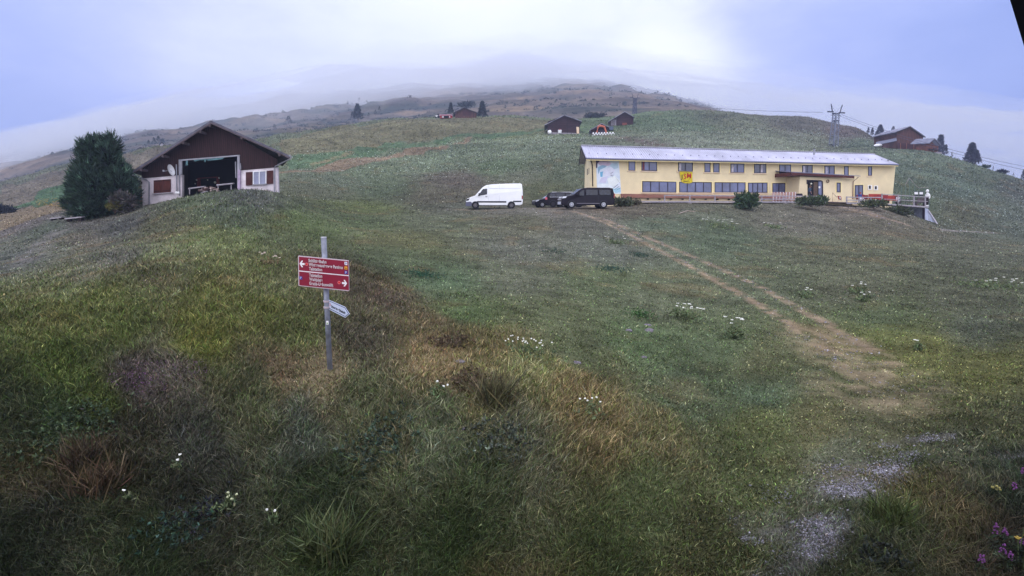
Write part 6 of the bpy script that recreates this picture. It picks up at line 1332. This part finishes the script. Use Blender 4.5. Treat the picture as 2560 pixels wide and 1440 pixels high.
for a in ((160, 1090, .8, 520, (70, 84, 62), 'dark green leafy patch at the left foreground'), (940, 1120, .6, 300, (74, 90, 78), 'grey green leafy clump in the centre foreground'), (450, 1340, .45, 160, (66, 88, 78), 'blue green leafy clump at lower left'), (510, 1300, .35, 120, (50, 52, 58), 'dark weed beside the cream flowers'),
          (1130, 860, .5, 260, (98, 86, 70), 'brownish dock leaves on the bank right of the signpost'), (1180, 960, .5, 260, (104, 92, 74), 'reddish dock leaves lower on the bank'), (1060, 690, .8, 200, (62, 92, 74), 'dark green patch in the meadow near the bank'), (1530, 675, .8, 180, (64, 90, 78), 'dark green patch in the central meadow'),
          (1600, 640, .6, 120, (66, 90, 78), 'small dark green patch above the central one'), (1380, 630, .9, 140, (70, 90, 78), 'long dark green patch in the upper meadow'), (1250, 1105, .5, 220, (88, 96, 86), 'grey green weeds on the lower bank'), (2210, 1405, .3, 120, (58, 64, 58), 'dark green weed at the bottom right'), (1600, 790, .5, 120, (76, 108, 66), 'bright green weeds near the stones')): leafy(*a)
def tussock(px, py, n, L_, col, label):
    b = hit(px, py); C = np.c_[b.x + rng.normal(0, .10, n), b.y + rng.normal(0, .10, n), np.full(n, b.z)]; D = rng.normal(0, .55, (n, 3)); D[:, 2] = 1
    o = foliage_obj('grass_tussock', C - np.array(tuple(b)), D, L_, 4, [v * .8 for v in col], None, asp=.035, spread=.25); o.location = b; tag(o, label, 'grass tuft', 'grass tussocks')
tussock(830, 1385, 150, .48, (112, 124, 84), 'large pale green tussock at the bottom, left of centre'); tussock(1560, 690, 30, .25, (110, 118, 84), 'small pale tussock in the central meadow'); tussock(250, 1230, 110, .4, (108, 92, 72), 'rust brown tussock in the dark left foreground'); tussock(210, 1160, 90, .4, (102, 90, 72), 'smaller rust tussock above the rust brown one'); tussock(2225, 1310, 100, .34, (92, 104, 62), 'green tussock at the edge of the gravel'); tussock(1240, 1010, 120, .5, (126, 122, 92), 'tall straw tussock on the bank')
# pale stones in the meadow
sm = mat('pale_stone', (122, 116, 126), .9, noise=.2, nscale=9)
for x, y, r, lab in ((1618, 815, .17, 'upper pale lilac stone in the meadow'), (1622, 828, .2, 'lower right pale lilac stone in the meadow'), (1572, 828, .15, 'left pale lilac stone in the meadow'), (1440, 910, .16, 'flat grey stone near the top of the bank'), (1610, 895, .12, 'dark flat stone below the lilac stones'), (1152, 908, .16, 'dull lilac stone on the bank'), (2222, 560, .2, 'small pale stone under the terrace')):
    p = hit(x, y); m = MB(); m.blob(p + Vector((0, 0, .01)), (r * .8, r * .6, r * .42), 9, 6, .2); tag(m.build('stone', sm, origin=p), lab, 'stone', 'pale stones')

def scatter_flowers():
    """white umbels over the slope behind the vehicles, clover and thyme nearer by"""
    R_ = [ # photograph box, count, colour, size factor
      (720,380,1300,440,1200,(206,218,206),.0013,95),(1100,350,1440,400,900,(200,212,202),.0013,100),(1000,400,1440,450,700,(196,206,196),.0012,80),(1330,338,1560,362,500,(206,216,206),.0013,120),(1600,325,2180,368,1700,(186,196,190),.0013,110),(720,430,1050,470,500,(186,196,186),.0012,75),
      (2180,390,2560,560,900,(166,182,174),.0013,60),(2330,470,2560,590,900,(186,198,192),.0012,60),(1180,420,1450,470,260,(190,200,190),.0012,80),(700,470,1150,515,240,(190,200,186),.0012,60),
      (950,580,1900,780,700,(176,170,170),.0009,15),(1300,600,1560,700,300,(196,182,192),.0009,15),(1900,560,2560,800,700,(172,178,172),.0009,15),(1400,800,2000,1050,500,(150,160,140),.0009,10),(2100,980,2560,1150,260,(170,170,150),.0009,9),
      (330,930,520,980,900,(132,96,132),.0011,8),(270,960,420,1010,700,(138,92,142),.0011,8),(340,690,420,720,120,(120,92,120),.001,12),(120,1100,600,1300,160,(150,140,120),.0009,7),(900,950,1600,1130,420,(150,136,112),.001,8),(500,480,690,540,700,(116,112,136),.0012,34),(100,900,900,1000,300,(110,104,96),.001,8),
      (90,500,170,520,500,(170,140,60),.0012,60),(1160,630,1180,640,10,(200,200,200),.001,15)]
    Vs = []; Cs = []
    for x0, y0, x1, y1, n, c, sz, dm in R_:
        gx, gy = np.meshgrid(np.linspace(x0, x1, 9), np.linspace(y0, y1, 7)); cc = [hit(a, b, dm if dm > 20 else 4, 300) for a, b in zip(gx.ravel(), gy.ravel())]
        G2 = np.array([(p.x, p.y) for p in cc]).reshape(7, 9, 2); u = rng.random(n) * 7.999; v = rng.random(n) * 5.999; i = u.astype(int); j = v.astype(int); fu = (u - i)[:, None]; fv = (v - j)[:, None]
        P = (G2[j, i] * (1 - fu) + G2[j, i + 1] * fu) * (1 - fv) + (G2[j + 1, i] * (1 - fu) + G2[j + 1, i + 1] * fu) * fv
        keep = fbm(P[:, 0] / (1 + dm * .05), P[:, 1] / (1 + dm * .05), 2, 111) > rng.uniform(-.35, .25, n); P = P[keep]; n = len(P)
        if not n: continue
        z = height(P[:, 0], P[:, 1]) + np.clip(P[:, 1] * .003, .08, .45) * rng.uniform(.6, 1.3, n) + (.15 if dm == 8 else 0); d = P[:, 1]; r = d * sz * .5 * rng.uniform(.5, 1.3, n) * 1.25
        for k in range(2):
            a = rng.uniform(0, 6.283, n); ca, sa = np.cos(a) * r, np.sin(a) * r; C = np.stack([P[:, 0], P[:, 1], z], -1)
            T_ = rng.uniform(-.5, .5, n) * r
            q = [C + np.stack([ca, sa, T_], -1), C + np.stack([-sa, ca, -T_ + r * .4 * k], -1), C + np.stack([-ca, -sa, -T_], -1), C + np.stack([sa, -ca, T_ + r * .4 * k], -1)]
            Vs.append(np.stack(q, 1).reshape(-1, 3)); Cs.append(np.repeat(np.clip(np.array(lin(c)) * rng.lognormal(0, .25, n)[:, None], 0, .85), 4, 0))
    V = np.concatenate(Vs); f = np.arange(len(V)).reshape(-1, 4); o = mesh_np('meadow_flowers', V, f, np.concatenate(Cs)); o.data.materials.append(leaf_m); o['kind'] = 'stuff'; o['label'] = 'small white and lilac flowers scattered over the meadow'
scatter_flowers()
def gravel():
    C = []
    for (P, w, c, st), n in zip(TRW, (900, 900, 900, 500, 0, 0, 300, 0, 300, 400, 8500, 4200, 400, 900, 700, 300)):
        if not n: continue
        L_ = np.r_[0, np.cumsum(np.hypot(*(P[1:] - P[:-1]).T))]; s = rng.random(n) * L_[-1]; x = np.interp(s, L_, P[:, 0]); y = np.interp(s, L_, P[:, 1]); x = x + rng.normal(0, w * .6, n); y = y + rng.normal(0, w * .6, n)
        k = fbm(x * 2.2, y * 2.2, 2, 131) > rng.uniform(-.12, .2, n); C.append(np.stack([x[k], y[k], height(x[k], y[k])], -1))
    C = np.concatenate(C); n = len(C); r = (.006 + C[:, 1] * .0006) * rng.lognormal(0, .4, n); V = []; 
    for v in ((1, 0, 0), (0, 1, 0), (-1, 0, 0), (0, -1, 0), (0, 0, .6), (0, 0, -.6)): V.append(C + np.array(v) * r[:, None] * rng.uniform(.6, 1.2, (n, 3)) + np.array([0, 0, .004]))
    V = np.stack(V, 1).reshape(-1, 3); b = np.arange(n)[:, None] * 6; f = np.concatenate([b + np.array(t_) for t_ in ((0, 1, 4, 4), (1, 2, 4, 4), (2, 3, 4, 4), (3, 0, 4, 4))], 1).reshape(-1, 4)[:, :3]
    col = np.repeat(np.array(lin((134, 132, 142))) * rng.lognormal(-.15, .4, n)[:, None], 6, 0); o = mesh_np('gravel', V, f, np.clip(col, 0, .8)); o.data.polygons.foreach_set('use_smooth', np.zeros(len(f), bool)); o.data.materials.append(attr_mat('gravel_stones', .9)); o['kind'] = 'stuff'; o['label'] = 'pale gravel and straw litter on the bare wheel tracks'
gravel()
def scrub():
    n = 9000; Y = np.exp(rng.uniform(math.log(285), math.log(800), n)); X = rng.uniform(-1.0, .5, n) * Y; k = (fbm(X / 45, Y / 12, 4, 81) > .02 + rng.uniform(-.06, .12, n)); X, Y = X[k], Y[k]; n = len(X)
    r = Y * .0035 * rng.uniform(.5, 1.2, n); Z = height(X, Y); C = np.stack([X, Y, Z + r * .3], -1); D = rng.normal(0, 1, (n, 3)); D[:, 2] = .7
    o = foliage_obj('mountain_scrub', C, D, 1.0, 1, (62, 66, 60), None); bpy.data.objects.remove(o)
    Cs = np.repeat(C, 10, 0) + rng.normal(0, 1, (n * 10, 3)) * np.repeat(r, 10)[:, None] * np.array([.75, .75, .28]); rr = np.repeat(r, 10) * rng.uniform(.3, .6, n * 10); a = rng.uniform(0, 6.28, n * 10)
    q = [Cs + np.stack([np.cos(a) * rr, np.sin(a) * rr * .3, -rr * .4], -1), Cs + np.stack([-np.cos(a) * rr, -np.sin(a) * rr * .3, -rr * .4], -1), Cs + np.stack([-np.cos(a) * rr * .4, 0 * a, rr * .6], -1), Cs + np.stack([np.cos(a) * rr * .4, 0 * a, rr * .7], -1)]
    V = np.stack(q, 1).reshape(-1, 3); f = np.arange(len(V)).reshape(-1, 4); col = np.repeat(np.repeat(np.array(lin((62, 68, 62))) * rng.lognormal(0, .3, n)[:, None], 10, 0), 4, 0)
    o = mesh_np('mountain_scrub', V, f, col); o.data.materials.append(leaf_m); o['kind'] = 'stuff'; o['label'] = 'low dark scrub in patches over the mountainside'
scrub()
# ------------------------------------------------------------------ the house that carries the camera
def camera_house():
    t = thing('camera_house', 'dark roof edge of the house behind the viewpoint, seen at the upper right corner', 'house', (0, -1, -5))
    dw = mat('brown_wall', (70, 52, 46), .9, noise=.25, nscale=2)
    m = MB(); m.box((-1, -5.2, -1.2), (16, 9, 7.6)); m.build('wall', dw, t)
    m = MB(); m.prism([Vector((-10, .25, 1.75)), Vector((8, .25, 1.75)), Vector((8, -5.2, 4.6)), Vector((-10, -5.2, 4.6))], (0, 0, .2)); m.prism([Vector((-10, -10.6, 1.75)), Vector((8, -10.6, 1.75)), Vector((8, -5.2, 4.6)), Vector((-10, -5.2, 4.6))], (0, 0, .2)); m.build('roof', mat('dark_tiles', (50, 48, 52), .8, noise=.2), t)
    a, b, c, d_ = lift(2488, -122, .9), lift(2760, 775, .9), lift(2860, 745, .9), lift(2640, -122, .9)
    m = MB(); m.prism([a, b, c, d_], (0.02, -.5, 0)); m.build('rake_board', mat('black_board', (16, 14, 18), .8), t)
camera_house()
NBL = 900000; BGAIN = 1.2; HAZE = 0.00055
hb = [(HAE, HBE, BK)]
def blocked(x, y):
    """no grass inside buildings, under the terrace or below the vehicles"""
    r = np.zeros(len(x), bool)
    for A, B, k in ((HAE, HBE, BK), (DK.a, DK.b, -DK.n * 3.4), (BARN.P(353, 500), BARN.P(695, 500), Vector((-3, 9, 0)))):
        u = B - A; det = u.x * k.y - u.y * k.x; s = ((x - A.x) * k.y - (y - A.y) * k.x) / det; v = (u.x * (y - A.y) - u.y * (x - A.x)) / det; r |= (s > 0) & (s < 1) & (v > -.01) & (v < 1)
    for o in bpy.data.objects:
        if o.parent is None and o.get('category') in ('van', 'car'): r |= (np.abs(x - o.location.x) < 2.6) & (np.abs(y - o.location.y) < 1.0)
    return r
blades()
# ------------------------------------------------------------------ haze and cloud
def vol_mat(name, dens, col, an):
    m = bpy.data.materials.new(name); m.use_nodes = True; t = m.node_tree; t.nodes.clear()
    o = t.nodes.new('ShaderNodeOutputMaterial'); v = t.nodes.new('ShaderNodeVolumePrincipled')
    v.inputs['Color'].default_value = (*col, 1); v.inputs['Density'].default_value = dens; v.inputs['Anisotropy'].default_value = an
    t.links.new(v.outputs[0], o.inputs['Volume']); return m
hz = MB(); hz.box((0, 745, 105), (3600, 1650, 270))
h = hz.build('haze', vol_mat('haze_air', HAZE, (.60, .70, 1.0), .35)); h['kind'] = 'stuff'; h['label'] = 'thin mountain haze'

# cloud lying on the mountain: a lens of fog with a lumpy underside, lower towards the left
def fog_bank(name, dens, THK, up, seed, SIDE, cap, label):
    na, ns = 90, 60
    a = np.linspace(-2.2, 1.9, na); Y = np.linspace(330, 1640, ns); A, YY = np.meshgrid(a, Y); X = A * YY
    base = np.interp(A, [-2.2, -.95, -.62, -.45, -.25, 0, .12, .3, .6, 1.9], CB)
    lo = base + fbm(X / 110, YY / 110, 4, seed) * 75 - up + np.clip((620 - YY) / 290, 0, 1) * 25 - np.clip((YY - 900) / 700, 0, 1) * 60
    th = THK * np.interp(A, [.02, .12, .22, .5, .9], SIDE) * np.clip((YY - 400) / 200, 0, 1) ** .8 * np.clip((A + 2.2) / .6, 0, 1) * np.clip((1.9 - A) / .6, 0, 1) * (.7 + .9 * (fbm(X / 200, YY / 200, 3, 77) + .3))
    slope = np.interp(A, [-1.2, -.9, -.6, -.3, 0, .2, .9], [.08, .125, .18, .228, .245, .232, .16]) * (1 + cap + fbm(X / 90, YY / 90, 4, seed + 3) * .34)
    hi = np.minimum(lo + np.maximum(th, .5), slope * YY); lo = np.minimum(lo, hi - .5)
    V = np.r_[np.stack([X, YY, lo], -1).reshape(-1, 3), np.stack([X, YY, hi], -1).reshape(-1, 3)]; n = na * ns
    i = (np.arange(ns - 1)[:, None] * na + np.arange(na - 1)[None]).ravel()
    f = [np.stack([i, i + na, i + na + 1, i + 1], -1), np.stack([i, i + 1, i + na + 1, i + na], -1) + n]
    r = np.r_[np.arange(na), (np.arange(1, ns) + 1) * na - 1, (ns - 1) * na + np.arange(na - 2, -1, -1), np.arange(ns - 2, 0, -1) * na]
    r2 = np.roll(r, -1); f.append(np.stack([r, r2, r2 + n, r + n], -1))
    o = mesh_np(name, V, np.concatenate(f)); o.data.materials.append(vol_mat(name + '_air', dens, (.955, .972, 1), .6))
    o['kind'] = 'stuff'; o['label'] = label
CB = [-5, 10, 48, 80, 110, 130, 132, 120, 95, 40]; FOG = .013
fog_bank('fog_bank', .012, 60, 0, 7, [1, .8, .55, .35, .25], 0, 'low cloud hiding the top of the mountain')
fog_bank('thin_cloud', .0020, 95, 40, 19, [1, 1, .95, .8, .6], .16, 'thin veil of cloud around the dense bank on the mountain')
